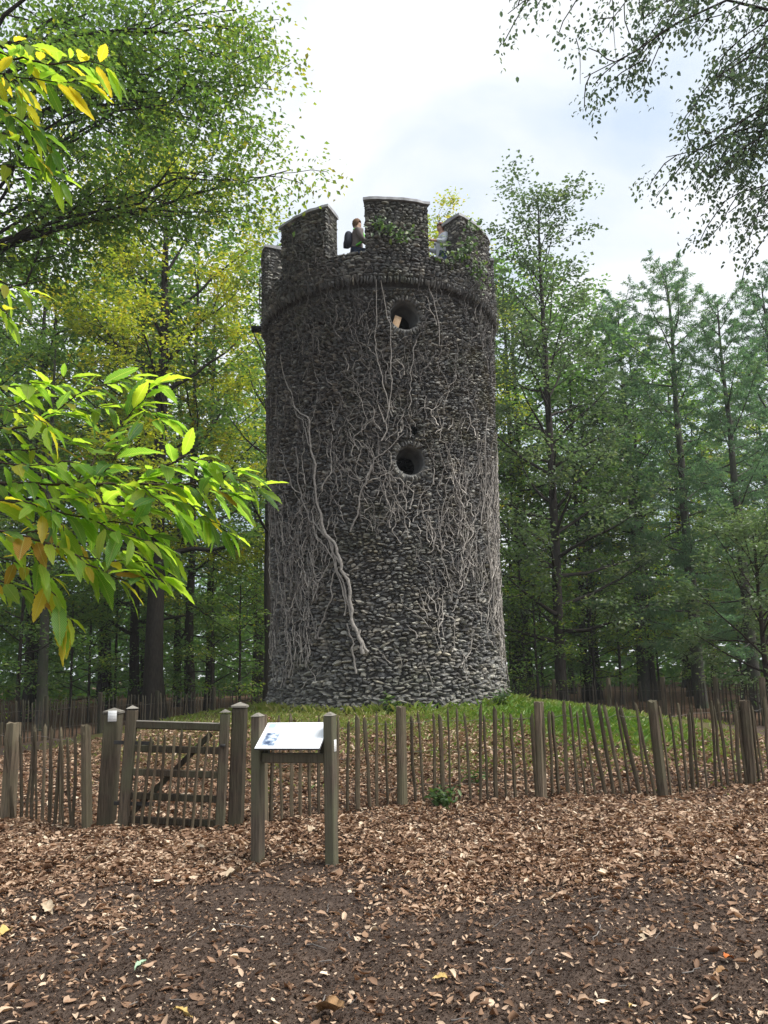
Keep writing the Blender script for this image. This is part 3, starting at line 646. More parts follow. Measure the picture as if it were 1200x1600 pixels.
def foliage(tw, rng, per, ll, lw, spread=(.12, .06), four=False, tilt=.55, drop=.25, tint=(2, 2), tint_fn=None):
    A = np.array([t[0] for t in tw]); B = np.array([t[1] for t in tw]); m = len(A); n = m*per
    i = np.repeat(np.arange(m), per); s = rng.uniform(.0, 1.05, n)[:, None]; P = A[i]*(1-s)+B[i]*s
    P = P+np.stack([rng.normal(0, spread[0], n), rng.normal(0, spread[0], n), rng.normal(0, spread[1], n)], -1)
    ax = unit(B[i]-A[i]); th = rng.uniform(0, 2*math.pi, n); D = unit(ax*.6+np.stack([np.cos(th), np.sin(th), rng.normal(-drop, .3, n)], -1))
    Nn = unit(np.stack([rng.normal(0, tilt, n), rng.normal(0, tilt, n), np.ones(n)], -1)); l = ll*rng.uniform(.65, 1.25, n)
    v, f, nv = leaves_np(P, D, Nn, l, l*lw*rng.uniform(.8, 1.15, n), four=four)
    cl = rng.normal(0, .16, m)[i]; tn = np.clip(rng.beta(*tint, n)*.6+.2+cl, 0, 1)
    if tint_fn is not None: tn = np.clip(tn+tint_fn(P), 0, 1)
    return v, f, np.repeat(tn, nv)
def grow(seed, H, r0, base, spread, nl, n2=1.6, n3=3.0, l2=1.6, l3=.6, elev=(20, 65), prof=None, lean=(0, 0), up=.25, flat=.5, wob=.10, flare=1.5, kseg=7):
    rng = np.random.default_rng(seed); k = 14; tt = np.linspace(0, 1, k)
    Pn = np.stack([lean[0]*tt+np.cumsum(rng.normal(0, .012*H/k*1.5, k)), lean[1]*tt+np.cumsum(rng.normal(0, .012*H/k*1.5, k)), tt*H-0.25*(tt == 0)], -1); Pn[0, :2] = 0
    Rn = r0*(1-tt)**.8*.93+.02; Rn[0] *= flare; Rn[1] *= 1.03
    trunk = (Pn, Rn); limbs = []
    prof = prof or (lambda t: math.sin(math.pi*min(1, .12+.88*t))**.7 if t < .5 else (1-((t-.5)/.5)**1.7*.9))
    az = rng.uniform(0, 6.28)
    for i in range(nl):
        t = (i+rng.uniform(.1, .9))/nl; h = base+(1-base)*t*.97; az += 2.4+rng.normal(0, .35); x = h*(k-1); j = min(int(x), k-2); f = x-j
        p = Pn[j]*(1-f)+Pn[j+1]*f; rs = Rn[j]*(1-f)+Rn[j+1]*f; e = R_(np.interp(t, [0, 1], elev)+rng.normal(0, 7)); L = spread*prof(t)*rng.uniform(.75, 1.15)
        d = [math.cos(az)*math.cos(e), math.sin(az)*math.cos(e), math.sin(e)]
        P = polyline(p, d, max(L, .5), kseg, rng, wob, up); limbs.append((P, np.linspace(max(min(rs*.5, .03*L+.02), .012), .010, kseg)))
    curves, tw = branchify(limbs, rng, n2, n3, l2, l3, flat)
    return trunk, curves, tw, rng
def tree(name, label, cat, loc, trunk, curves, fol, mat, bark, group=None, sides=10, rot=0):
    t = thing(name, label, cat, loc, rot, group)
    mb = tubes([trunk], sides); tubes(curves, 5 if len(curves) < 900 else 4, mb=mb)
    o = mb; v = np.concatenate(mb.v); fs = []
    if mb.q: fs.append(np.concatenate(mb.q))
    obj('trunk', mesh_np('trunk', v, fs), bark, t)
    v, f, tn = fol; c = obj('crown', mesh_np('crown', v, f, tn, None, False), mat, t); c['kind'] = 'stuff'
    return t
def base_at(px, Y, py=1047):
    p = at(px, py, Y); return (p[0], Y, tz(p[0], Y)-.05)
def top_z(px, py, Y): return at(px, py, Y)[2]

# yellow-green tree on the left, behind the far fence
b = base_at(243, 27, 1100); H = top_z(243, 235, 27)-b[2]
tr, cu, tw, rg = grow(101, H, .34, .20, 5.2, 30, 1.3, 2.6, 2.0, .8, (12, 62), up=.35, wob=.13)
tree('broadleaf_tree', 'tall yellow-green broadleaf tree with forked dark trunk behind the wooden gate', 'tree', b, tr, cu, foliage(tw, rg, 34, .17, .55, (.25, .12), tint_fn=lambda P: .12+.14*(P[:, 2]/H-.5)), M['leaf_yellowgreen'], M['bark'])
print('L1', len(tw))
# slim tree close to the left side of the tower
b = base_at(417, 26, 1090); H = top_z(412, 420, 26)-b[2]
tr, cu, tw, rg = grow(102, H, .17, .30, 2.6, 20, 1.5, 2.6, 1.2, .6, (25, 60))
tree('slim_tree', 'slim dark tree standing close beside the left edge of the tower', 'tree', b, tr, cu, foliage(tw, rg, 20, .16, .55, (.18, .08)), M['leaf_beech'], M['bark'])
# slender maple to the right of the tower
b = base_at(877, 27, 1085); H = top_z(868, 318, 27)-b[2]
pm = lambda t: [1, 1.05, .95, .8, .75, .62, .55, .45, .3][min(8, int(t*9))]
tr, cu, tw, rg = grow(103, H, .20, .12, 3.9, 50, 1.2, 2.2, 1.5, .7, (8, 58), prof=pm, lean=(.35, 0), up=.3)
tree('maple_tree', 'slender tall maple with narrow grey-green crown right of the tower', 'tree', b, tr, cu, foliage(tw, rg, 24, .15, .75, (.24, .09), False, tint_fn=lambda P: -.1*(P[:, 2] > H*.5)), M['leaf_maple'], M['bark'])
print('R1', len(tw), time.time()-T0)
# yellow tree behind the tower, top showing right of the middle merlon
b = base_at(712, 33, 1090); H = top_z(706, 330, 33)-b[2]
tr, cu, tw, rg = grow(104, H, .13, .25, 3.4, 34, 1.5, 2.4, 1.4, .7, (20, 65))
tree('autumn_tree', 'yellowing tree behind the tower, its top above the battlements', 'tree', b, tr, cu, foliage(tw, rg, 30, .16, .55, (.24, .11), tint_fn=lambda P: .12+0*P[:, 0]), M['leaf_yellowgreen'], M['bark'])
# overhanging tree on the left: trunk out of frame, limbs traced into the picture at their distance
rg = np.random.default_rng(105); bx, by = -9.0, 12.5; bz = tz(bx, by)-.05; Ht = 17.5; k = 14; tt = np.linspace(0, 1, k)
trunk = (np.stack([tt*.8+.1*np.sin(tt*9), tt*.5, tt*Ht], -1), .36*(1-tt)**.8+.03); limbs = []
tg = [(425, 65, 14.5), (425, 140, 14), (430, 275, 13.5), (455, 265, 14.5), (330, 270, 13), (300, 120, 12.5), (250, 30, 13), (150, 160, 12), (365, 330, 14), (200, 310, 13), (120, 260, 12.5), (400, 200, 15), (370, 90, 13.5), (60, 60, 12), (180, 70, 14.5), (60, 340, 13.5), (300, 10, 12), (370, 15, 13), (280, 210, 14.5), (90, 150, 15), (30, 200, 12), (200, -60, 12.5), (270, -80, 13), (60, -60, 13), (20, 420, 13.5), (100, 400, 14.5), (260, 320, 15), (220, 160, 12.8), (345, 180, 14.2), (20, 110, 14), (140, 20, 12.2), (385, 75, 15)]
for (px, py, Y) in tg:
    e = np.array(at(px, py, Y))-np.array([bx, by, bz]); zs = max(4.5, e[2]-rg.uniform(1.5, 4.0)); sx = np.interp(zs/Ht, tt, trunk[0][:, 0]); s = np.array([sx, zs/Ht*.5, zs])
    u = np.linspace(0, 1, 8)[:, None]; P = s*(1-u)+e*u; P[:, 2] += np.sin(u[:, 0]*math.pi)*rg.uniform(.3, 1.1); P[1:-1] += rg.normal(0, .13, (6, 3))
    limbs.append((P, np.linspace(rg.uniform(.035, .065), .010, 8)))
for i in range(16):
    a = rg.uniform(1.7, 4.9); zs = rg.uniform(5, 16.5); L = rg.uniform(2.5, 5)*(1-.4*zs/Ht); s = np.array([np.interp(zs/Ht, tt, trunk[0][:, 0]), zs/Ht*.5, zs]); P = polyline(s, [math.cos(a), math.sin(a), .4], L, 8, rg, .1, .1); limbs.append((P, np.linspace(.07, .012, 8)))
cu, tw = branchify(limbs, rg, 1.5, 3.2, 1.6, .6, .55, 0.0, .38)
tree('overhanging_tree', 'dark green tree leaning in from the upper left with long leafy limbs', 'tree', (bx, by, bz), trunk, cu, foliage(tw, rg, 19, .105, .62, (.19, .11), False, .6, .35, tint_fn=lambda P: .22*sstep(4.5, 8.5, P[:, 0])-.05), M['leaf_beech'], M['bark'])
print('L2', len(tw), time.time()-T0)
# beech on the right: trunk out of frame, sprays hanging into the top right corner
rg = np.random.default_rng(106); bx, by = 8.2, 9.2; bz = tz(bx, by)-.05; Ht = 16; trunk = (np.stack([-tt*.6, .1*np.sin(tt*8), tt*Ht], -1), .30*(1-tt)**.8+.03); limbs = []
tg = [(1060, 185, 9), (1040, 235, 9.4), (1085, 290, 8.8), (1165, 350, 9.2), (1165, 110, 8.6), (1110, 90, 9.2), (1175, 220, 8.8), (912, 110, 8.4), (1000, 90, 8.6), (890, -10, 8.4), (793, 10, 8.2), (1000, 20, 8.2), (1130, 20, 8.6), (1180, 380, 9.6), (1090, 200, 8.4), (1120, 250, 9.5), (940, 40, 8.9), (1190, 150, 9.4), (1060, 30, 9.2), (1100, 150, 8.9), (1150, 250, 9.0), (1120, 310, 9.3), (1190, 290, 8.6), (1140, 190, 9.6), (1080, 230, 9.0), (1190, 60, 8.9), (1090, -10, 9.0), (1200, 200, 9.8), (1170, 20, 9.5), (1210, 330, 9.0)]
for (px, py, Y) in tg:
    e = np.array(at(px, py, Y))-np.array([bx, by, bz]); zs = min(max(4.5, e[2]+rg.uniform(-1.0, 2.4)), 14.5); s = np.array([-zs/Ht*.6, 0, zs])
    u = np.linspace(0, 1, 9)[:, None]; P = s*(1-u)+e*u; hg = 1.3 if px < 1020 and py < 140 else .5; P[:, 2] += np.sin(u[:, 0]*math.pi)*hg; P[1:-1] += rg.normal(0, .06, (7, 3)); P[-1, 2] -= .1
    limbs.append((P, np.linspace(.035, .005, 9)))
cu, tw = branchify(limbs, rg, 1.5, 3.6, .75, .30, .5, -.35, .55)
hang = [(polyline(np.array(at(px, py, Y))-np.array([bx, by, bz]), [.05, 0, -1], L, 6, rg, .10, 0), np.linspace(.006, .0025, 6)) for px, py, Y, L in [(955, -10, 8.4, 1.1), (900, 60, 8.4, .6), (1010, 90, 8.6, .25)]]
tree('beech_tree', 'beech reaching in from the right, small leaves dark against the sky', 'tree', (bx, by, bz), trunk, cu+hang, foliage(tw, rg, 17, .060, .66, (.08, .08), True, .7, .4), M['leaf_grey'], M['twig'])
print('R6', len(tw), time.time()-T0)

# larches on the right
def larch(seed, H, name_label, loc, r0=.24, rot=0):
    rng = np.random.default_rng(seed); k = 14; tt = np.linspace(0, 1, k)
    trunk = (np.stack([np.cumsum(rng.normal(0, .03, k)), np.cumsum(rng.normal(0, .03, k)), tt*H-.2*(tt == 0)], -1), r0*(1-tt)**.9+.02); curves = []; tw = []; az = 0
    nl = 62
    for i in range(nl):
        t = (i+rng.uniform(0, 1))/nl; h = .16+.83*t; az += 2.4+rng.normal(0, .3); p = np.array([np.interp(h, tt, trunk[0][:, c]) for c in range(3)]); L = (3.9*(1-t)**.42+.6)*rng.uniform(.6, 1.15)
        e = R_(np.interp(t, [0, 1], [-8, 42])+rng.normal(0, 8)); P = polyline(p, [math.cos(az)*math.cos(e), math.sin(az)*math.cos(e), math.sin(e)], L, 7, rng, .07, .35); curves.append((P, np.linspace(.014+.008*L, .005, 7)))
        m = int(L*5.5)+3
        for j in range(m):
            s = .15+.85*(j+rng.uniform(0, 1))/m; x = s*6; ii = min(int(x), 5); f = x-ii; q = P[ii]*(1-f)+P[ii+1]*f; tg_ = P[ii+1]-P[ii]; tg_ /= np.linalg.norm(tg_)
            d = side_dir(tg_, rng, rng.uniform(.6, 1.2), .25); l = .75*(1.15-s*.6)*rng.uniform(.6, 1.2)*min(1, .45+L/3); e2 = q+d*l+np.array([0, 0, -.35*l]); tw.append((q, e2)); curves.append((np.array([q, (q+e2)/2+[0, 0, .03], e2]), np.array([.006, .004, .003])))
    return trunk, curves, tw, rng
b = base_at(1094, 30, 1080); H = top_z(1094, 425, 30)-b[2]
tr, cu, tw, rg = larch(107, H, None, b)
def needles(tw, rng, per=46):
    A = np.array([t[0] for t in tw]); B = np.array([t[1] for t in tw]); n = len(A)*per; i = np.repeat(np.arange(len(A)), per); s = rng.uniform(0, 1, n)[:, None]; P = A[i]*(1-s)+B[i]*s+rng.normal(0, .025, (n, 3))
    D = unit(rng.normal(0, 1, (n, 3))+unit(B[i]-A[i])*.7+[0, 0, -.25]); Nn = unit(rng.normal(0, 1, (n, 3))+[0, 0, .6]); L = rng.uniform(.09, .17, n); v, f, nv = leaves_np(P, D, Nn, L, L*.24)
    return v, f, np.repeat(np.clip(rng.beta(2, 2, n)*.6+.15+rng.normal(0, .14, len(A))[i], 0, 1), nv)
larch0 = tree('larch_tree', 'feathery blue-green larch, its bare upper limbs against the sky at right', 'tree', b, tr, cu, needles(tw, rg), M['needle'], M['bark_grey'], 'larches right of the tower')
print('larch', len(tw), time.time()-T0)
def clone(src, loc, rot, sc, label, group=None):
    o = copy_tree(src); o.location = loc; o.rotation_euler = (0, 0, rot); o.scale = (sc[0], sc[0], sc[1]) if hasattr(sc, '__len__') else (sc, sc, sc); o['label'] = label
    if group: o['group'] = group
    return o
hl = H
for px, Y, top, rot_, lab in [(1178, 27, 470, 2.1, 'larch at the right edge of the picture behind the pale shrub'), (1010, 36, 470, 4.0, 'smaller larch between the slender maple and the tall larch'), (1255, 33, 440, .9, 'tall larch just outside the right edge')]:
    b = base_at(px, Y, 1080); clone(larch0, b, rot_, ((top_z(px, top, Y)-b[2])/hl), lab, 'larches right of the tower')

# forest prototypes
def proto(seed, H, r0, base, spread, nl, mat, per, ll, lw, **kw):
    tr, cu, tw, rg = grow(seed, H, r0, base, spread, nl, **kw); return tr, cu, foliage(tw, rg, per, ll, lw, (.26, .12)), mat, len(tw)
PR = []
for args in [dict(seed=201, H=17, r0=.15, base=.22, spread=4.2, nl=26, mat='leaf_dark', per=13, ll=.25, lw=.55, n2=1.2, n3=2.0, l2=1.5, l3=.8, elev=(5, 60)),
             dict(seed=202, H=18, r0=.18, base=.16, spread=4.8, nl=28, mat='leaf_dark', per=13, ll=.25, lw=.55, n2=1.1, n3=1.9, l2=1.6, l3=.8, elev=(0, 55)),
             dict(seed=203, H=17, r0=.17, base=.20, spread=4.0, nl=26, mat='leaf_yellowgreen', per=13, ll=.24, lw=.55, n2=1.2, n3=2.0, l2=1.4, l3=.8, elev=(5, 60)),
             dict(seed=204, H=6.5, r0=.06, base=.16, spread=2.4, nl=18, mat='leaf_dark', per=15, ll=.16, lw=.55, n2=1.6, n3=2.6, l2=.9, l3=.5, elev=(5, 45)),
             dict(seed=205, H=5.5, r0=.05, base=.15, spread=2.2, nl=17, mat='leaf_beech', per=15, ll=.155, lw=.55, n2=1.7, n3=2.7, l2=.9, l3=.5, elev=(0, 40))]:
    PR.append(proto(**args))
print('protos', [p[4] for p in PR], time.time()-T0)
used = [None]*5
NAMES = ['forest_tree', 'forest_tree', 'forest_tree', 'sapling', 'sapling']
def put(kind, px, Y, rot_, sc, label, group, py=1080, cat=None):
    b = base_at(px, Y, py)
    if used[kind] is None:
        tr, cu, fo, mt, _ = PR[kind]; o = tree(NAMES[kind], label, 'sapling' if kind > 2 else 'tree', b, tr, cu, fo, M[mt], M['bark'], group); used[kind] = o; o.rotation_euler = (0, 0, rot_); o.scale = (sc, sc, sc); return o
    return clone(used[kind], b, rot_, sc, label, group)
rg = np.random.default_rng(301)
LEFT = 'dark-trunked tree in the wood left of the tower'; RIGHT = 'dark-trunked tree in the wood right of the tower'; BACK = 'tree in the wood hidden behind the tower'
def toplim(px):       # highest picture row a wood tree may reach
    return np.interp(px, [-400, 0, 380, 440, 620, 760, 800, 980, 1200, 1700], [260, 330, 330, 480, 540, 440, 400, 450, 480, 430])
def wood(px, Y, kinds, grp, lab):
    k = int(rg.choice(kinds)); b = base_at(px, Y); Hm = [17, 18, 17][k]; lim = (top_z(px, toplim(px), Y)-b[2])/Hm
    put(k, px, Y, rg.uniform(0, 6.28), min(lim*rg.uniform(.84, 1.0)*np.interp(Y, [38, 50], [1.0, .68]), 1.25), lab, grp)
for Y, n, x0, x1 in [(32, 5, -330, 400), (37, 6, -420, 420), (44, 8, -400, 430), (53, 10, -450, 450)]:
    for i in range(n):
        px = x0+(x1-x0)*(i+rg.uniform(.15, .85))/n
        wood(px, Y+rg.uniform(-2, 2), [0, 1, 2] if Y < 40 else [0, 1], 'trees in the wood left of the tower', LEFT)
for Y, n, x0, x1 in [(35, 3, 790, 1060), (40, 7, 780, 1600), (47, 8, 770, 1600), (56, 10, 780, 1650)]:
    for i in range(n):
        px = x0+(x1-x0)*(i+rg.uniform(.15, .85))/n
        wood(px, Y+rg.uniform(-2, 2), [0, 1, 2] if Y > 38 else [0, 1], 'trees in the wood right of the tower', RIGHT)
for px, Y, sc in [(925, 36, .62), (1000, 38, .58), (805, 37, .70), (1090, 41, .6)]: put(2, px, Y, rg.uniform(0, 6), sc, 'lower yellow-green tree glowing behind the slender maple', 'yellow-green trees right of the tower')
for i in range(7): wood(430+50*i, 40+rg.uniform(-5, 12), [0, 1], 'trees in the wood behind the tower', BACK)
for px, Y, k, lab in [(30, 25, 3, 'x'), (110, 27, 4, 'x'), (-60, 24, 4, 'x'), (330, 30, 3, 'x'), (375, 27, 4, 'x'), (180, 33, 3, 'x'), (60, 34, 4, 'x'), (290, 36, 4, 'x'), (140, 30, 3, 'x'), (-130, 29, 3, 'x'), (400, 34, 3, 'x'), (230, 40, 3, 'x')]:
    put(k, px, Y, rg.uniform(0, 6), rg.uniform(.75, 1.05), 'leafy young tree under the tall trees left of the tower', 'saplings left of the tower')
for px, Y, k in [(820, 29, 3), (800, 33, 4), (850, 36, 3), (930, 31, 4), (970, 34, 3), (1030, 37, 4), (1075, 40, 3), (910, 40, 3), (1160, 36, 3), (1230, 32, 4), (1310, 34, 3), (840, 26.8, 4)]:
    put(k, px, Y, rg.uniform(0, 6), rg.uniform(.75, 1.1), 'leafy young tree under the tall trees right of the tower', 'saplings right of the tower')
# pale shrub at the right edge
b = base_at(1200, 21, 1080); tr, cu, tw, rg2 = grow(401, 5.2, .07, .06, 2.5, 30, 1.6, 2.8, 1.0, .5, (20, 70), up=.1)
tree('shrub', 'pale green bushy shrub at the right edge beyond the paling fence', 'shrub', b, tr, cu, foliage(tw, rg2, 24, .14, .5, (.14, .10)), M['leaf_shrub'], M['twig'])
# pale trunk on the far left
b = base_at(66, 25, 1110); tr, cu, tw, rg2 = grow(402, 13, .17, .30, 2.8, 20, 1.4, 2.4, 1.2, .6, (-5, 50))
tree('pale_trunk_tree', 'tree with a pale grey trunk behind the far fence at the left', 'tree', b, tr, cu, foliage(tw, rg2, 13, .14, .5, (.16, .07)), M['leaf_beech'], M['bark_grey'])
# far wood closing the view between the trunks: one mass nobody could count
rg = np.random.default_rng(303); n = 60000; th = rg.uniform(R_(-52), R_(52), n); rad = rg.uniform(62, 95, n); x = rad*np.sin(th); y = rad*np.cos(th); hmax = 9+4*fnoise(th*9, rad*.1, 4); zf = rg.beta(1.0, 1.25, n)*hmax
P = np.stack([x, y, terrain(x, y)+zf], -1); D = unit(np.stack([rg.normal(0, 1, n), rg.normal(0, 1, n), rg.normal(-.3, .3, n)], -1)); Nn = unit(np.stack([rg.normal(0, .5, n), rg.normal(0, .5, n), np.ones(n)], -1))
L = rg.uniform(.5, 1.0, n); v, f, nv = leaves_np(P, D, Nn, L, L*.6)
fw = wobj('far_wood', v, f, M['leaf_dark'], None, np.repeat(rg.beta(2, 2.5, n), nv), None, False, kind='stuff', label='dim far wood seen between the trunks', category='wood')
print('forest', time.time()-T0)

# ------------------------------------------------------------------ thin volume added to lift the dark trees and imitate lens veil
HV_ = MB(); HV_.add([(x, y, z) for z in (-2.5, 34.0) for x, y in ((-330, -180), (330, -180), (330, 330), (-330, 330))], BOXQ)
hz = HV_.build('added_haze', None, None, False); hz['kind'] = 'stuff'
m = bpy.data.materials.new('added_veil_volume'); m.use_nodes = True; t = m.node_tree; t.nodes.clear(); o = t.nodes.new('ShaderNodeOutputMaterial'); v = t.nodes.new('ShaderNodeVolumePrincipled')
v.inputs['Color'].default_value = (.90, .95, 1, 1); v.inputs['Density'].default_value = ADDED_HAZE; v.inputs['Anisotropy'].default_value = 0.2; t.links.new(v.outputs[0], o.inputs['Volume']); hz.data.materials.append(m)

# ------------------------------------------------------------------ fences
def smooth_path(pts, step):
    P = np.array(pts, float); k = len(P); out = []
    for i in range(k-1):
        p0, p1, p2, p3 = P[max(i-1, 0)], P[i], P[i+1], P[min(i+2, k-1)]
        for u in np.linspace(0, 1, 12, endpoint=False): out.append(.5*((2*p1)+(-p0+p2)*u+(2*p0-5*p1+4*p2-p3)*u*u+(-p0+3*p1-3*p2+p3)*u**3))
    out.append(P[-1]); out = np.array(out); s = np.concatenate([[0], np.cumsum(np.linalg.norm(np.diff(out, axis=0), axis=1))]); m = int(s[-1]/step); u = np.linspace(0, s[-1], m+1)
    return np.stack([np.interp(u, s, out[:, 0]), np.interp(u, s, out[:, 1])], -1)
rng = np.random.default_rng(55)
def pale_mesh(rng, h=1.07):
    k = 6; s = 6; z = np.array([-.06, .2, .5, .8, h-.05, h])*1.0; a = np.arange(s)/s*2*math.pi; shp = 1+rng.normal(0, .18, s); bx = np.cumsum(rng.normal(0, .006, k)); by = np.cumsum(rng.normal(0, .006, k)); V = []
    for i in range(k):
        f = (.15 if rng.uniform() < .6 else .55) if i == k-1 else 1+rng.normal(0, .07)
        V += [(bx[i]+.0185*shp[j]*f*math.cos(a[j]), by[i]+.015*shp[j]*f*math.sin(a[j]), z[i]+(rng.normal(0, .012) if i == k-1 else 0)) for j in range(s)]
    q = [(i*s+j, i*s+(j+1) % s, (i+1)*s+(j+1) % s, (i+1)*s+j) for i in range(k-1) for j in range(s)]; t = [((k-1)*s, (k-1)*s+j, (k-1)*s+j+1) for j in range(1, s-1)]
    return mesh_np('pale', V, [np.array(q), np.array(t)], None, None, False)
PM = [pale_mesh(rng) for _ in range(12)]; PF = [me.copy() for me in PM]
for me in PM: me.materials.append(M['pale'])
for me in PF: me.materials.append(M['palefar'])
def log_post(base, top, r, mat, parent, rng, name='post', s=14, k=7, flat=.85, **props):
    base = np.array(base, float); top = np.array(top, float); F, L = frame_to(base, top); th = np.arange(s)/s*2*math.pi; rj = 1+rng.normal(0, .07, s); crk = rng.integers(0, s, 3); rj[crk] *= .80; V = []
    zs = np.linspace(0, L, k)
    for i, z in enumerate(zs):
        f = 1.05-.10*z/L+rng.normal(0, .02)
        for j in range(s): V.append(base+F @ np.array([r*f*rj[j]*math.cos(th[j]), r*flat*f*rj[j]*math.sin(th[j]), z+(rng.normal(0, .008) if i == k-1 else 0)]))
    V.append(base+F @ np.array([0, 0, L+.006])); q = [(i*s+j, i*s+(j+1) % s, (i+1)*s+(j+1) % s, (i+1)*s+j) for i in range(k-1) for j in range(s)]; t = [((k-1)*s+j, (k-1)*s+(j+1) % s, k*s) for j in range(s)]
    return MB().add(V, q, t).build(name, mat, parent, smooth=False, **props)
def fence(name, label, pts, step, meshes, hscale, posts, pmat, lean=.026, wires=(.22, .60, .95), leanx=None, skip=None):
    path = smooth_path(pts, step); mid = path[len(path)//2]; root = thing(name, label, 'fence', (mid[0], mid[1], tz(*mid))); lz = root.location
    for i, (x, y) in enumerate(path):
        if skip and skip(x, y): continue
        tg_ = path[min(i+1, len(path)-1)]-path[max(i-1, 0)]; yaw = math.atan2(tg_[1], tg_[0]); o = bpy.data.objects.new('pale', meshes[int(rng.integers(len(meshes)))]); COL.objects.link(o); o.parent = root
        x = x+rng.normal(0, step*.13); o.location = Vector((x, y+rng.normal(0, .012), float(gzs(x, y))))-lz
        lx = rng.normal(0, lean)+(leanx(x, y) if leanx else 0); o.rotation_euler = Euler((rng.normal(0, lean*.7), lx, yaw+rng.uniform(-.5, .5))); sc = rng.uniform(.85, 1.25); o.scale = (sc, sc, hscale*rng.uniform(.93, 1.06))
    for h in wires:
        P = np.array([(x, y+.03, float(gzs(x, y))+h*hscale+rng.normal(0, .008)) for x, y in path]); tubes([(P, np.full(len(P), .0028))], 4).build('wire', M['wire'], root)
    for (bx, by, tx_, ty_, zt, r) in posts:
        log_post((bx, by, tz(bx, by)-.1), (tx_, ty_, zt), r, pmat, root, rng)
    return root
def post_px(bpx, bpy, tpx, tpy, Y, r):
    a = at(bpx, bpy, Y); c = at(tpx, tpy, Y); return (a[0], Y, c[0], Y, c[2], r)
near_pts = [(-1.30, 8.72), (0.14, 9.20), (1.8, 9.50), (3.37, 9.78), (4.68, 10.28), (5.75, 10.95)]
fence('paling_fence', 'split chestnut paling fence running right from behind the information board', near_pts, .110, PM, 1.0,
      [post_px(411, 1296, 409, 1117, 8.72, .075), post_px(628, 1268, 626, 1104, 9.2, .072), post_px(847, 1255, 842, 1097, 9.5, .070), post_px(1037, 1242, 1019, 1095, 9.78, .074), post_px(1174, 1230, 1163, 1095, 10.28, .074)], M['post'],
      leanx=lambda x, y: -.11*max(0, 1-abs(x-2.9)/1.1)-.01)
fence('paling_fence', 'short run of crooked palings at the left edge beside the gate', [(-3.26, 8.45), (-3.8, 8.85), (-4.41, 9.22), (-5.4, 9.9)], .105, PM, .98,
      [post_px(136, 1296, 133, 1133, 8.42, .062), post_px(12, 1282, 22, 1130, 9.22, .088)], M['post'], lean=.055)
bl = [(-5.4, 9.9), (-7.2, 11.4), (-8.8, 14.3), (-9.4, 18), (-8.7, 21.8), (-6.5, 25.0), (-3.6, 26.9), (0.0, 27.4)]
fence('paling_fence', 'old dark paling fence curving behind the tower on the left', bl, .135, PF, .98, [(x, y, x, y, tz(x, y)+1.15, .07) for x, y in smooth_path(bl, 1.9)[1:-1]], M['palefar'], wires=(.3, .8), skip=lambda x, y: y < 12 and x > -6.5 and y < 11)
br_ = [(0.0, 27.4), (3.6, 26.9), (6.5, 25.1), (8.7, 22.0), (9.4, 18.4), (9.0, 15), (7.6, 12.5), (5.75, 10.95)]
fence('paling_fence', 'old dark paling fence curving behind the tower on the right', br_, .135, PF, .98, [(x, y, x, y, tz(x, y)+1.18, .075) for x, y in smooth_path(br_, 1.9)[1:-1]], M['post'], wires=(.3, .8))
print('fence', time.time()-T0)

# ------------------------------------------------------------------ gate and gate posts
def gate_post(px, pb, tpx, pt, Y, wpx, label, notice=False):
    a = at(px, pb, Y); c = at(tpx, pt, Y); wd = wpx*Y/1200; root = thing('gate_post', label, 'gate post', (a[0], Y, tz(a[0], Y)), 0, 'square oak gate posts')
    b0 = np.array([a[0], Y, tz(a[0], Y)-.1]); t0 = np.array([c[0], Y, c[2]-.03]); beam(b0, t0, wd, wd, bev=.012, up=(0, 1, 0)).build('shaft', M['gate'], root, smooth=False)
    s = wd/2+.008; F, L = frame_to(b0, t0, (0, 1, 0)); V = [t0+F @ np.array(p) for p in [(-s, -s, .002), (s, -s, .002), (s, s, .002), (-s, s, .002), (-s, -s, .022), (s, -s, .022), (s, s, .022), (-s, s, .022), (0, 0, .06)]]
    MB().add(V, [(0, 1, 5, 4), (1, 2, 6, 5), (2, 3, 7, 6), (3, 0, 4, 7), (3, 2, 1, 0)], [(4, 5, 8), (5, 6, 8), (6, 7, 8), (7, 4, 8)]).build('cap', M['gatetop'], root, smooth=False)
    return root, wd
gp, wd = gate_post(165, 1292, 178, 1110, 8.62, 23, 'left gate post with a small white notice near its top')
gp2, _ = gate_post(368, 1290, 375, 1101, 8.58, 21, 'right gate post, plain, close behind the information board')
m, t, o = new_mat('printed_notice')
uv = t.nodes.new('ShaderNodeTexCoord'); sp_ = t.nodes.new('ShaderNodeSeparateXYZ'); t.links.new(uv.outputs['Generated'], sp_.inputs[0])
wv = t.nodes.new('ShaderNodeMath'); wv.operation = 'MULTIPLY'; t.links.new(sp_.outputs[2], wv.inputs[0]); wv.inputs[1].default_value = 44
sn = t.nodes.new('ShaderNodeMath'); sn.operation = 'SINE'; t.links.new(wv.outputs[0], sn.inputs[0]); nn = noise(t, 60, 2)
ml = t.nodes.new('ShaderNodeMath'); ml.operation = 'MULTIPLY'; t.links.new(sn.outputs[0], ml.inputs[0]); t.links.new(nn.outputs[0], ml.inputs[1])
rr2 = ramp(t, [(.28, (.78, .78, .76)), (.42, (.42, .42, .42))]); t.links.new(ml.outputs[0], rr2.inputs[0]); princ(t, o, rr2.outputs[0], .4, .4); M['notice'] = m
c = np.array(at(175.5, 1119, 8.62-wd/2-.012)); box(c, (.095, .006, .115), rotz(0), .002).build('notice', M['notice'], gp)
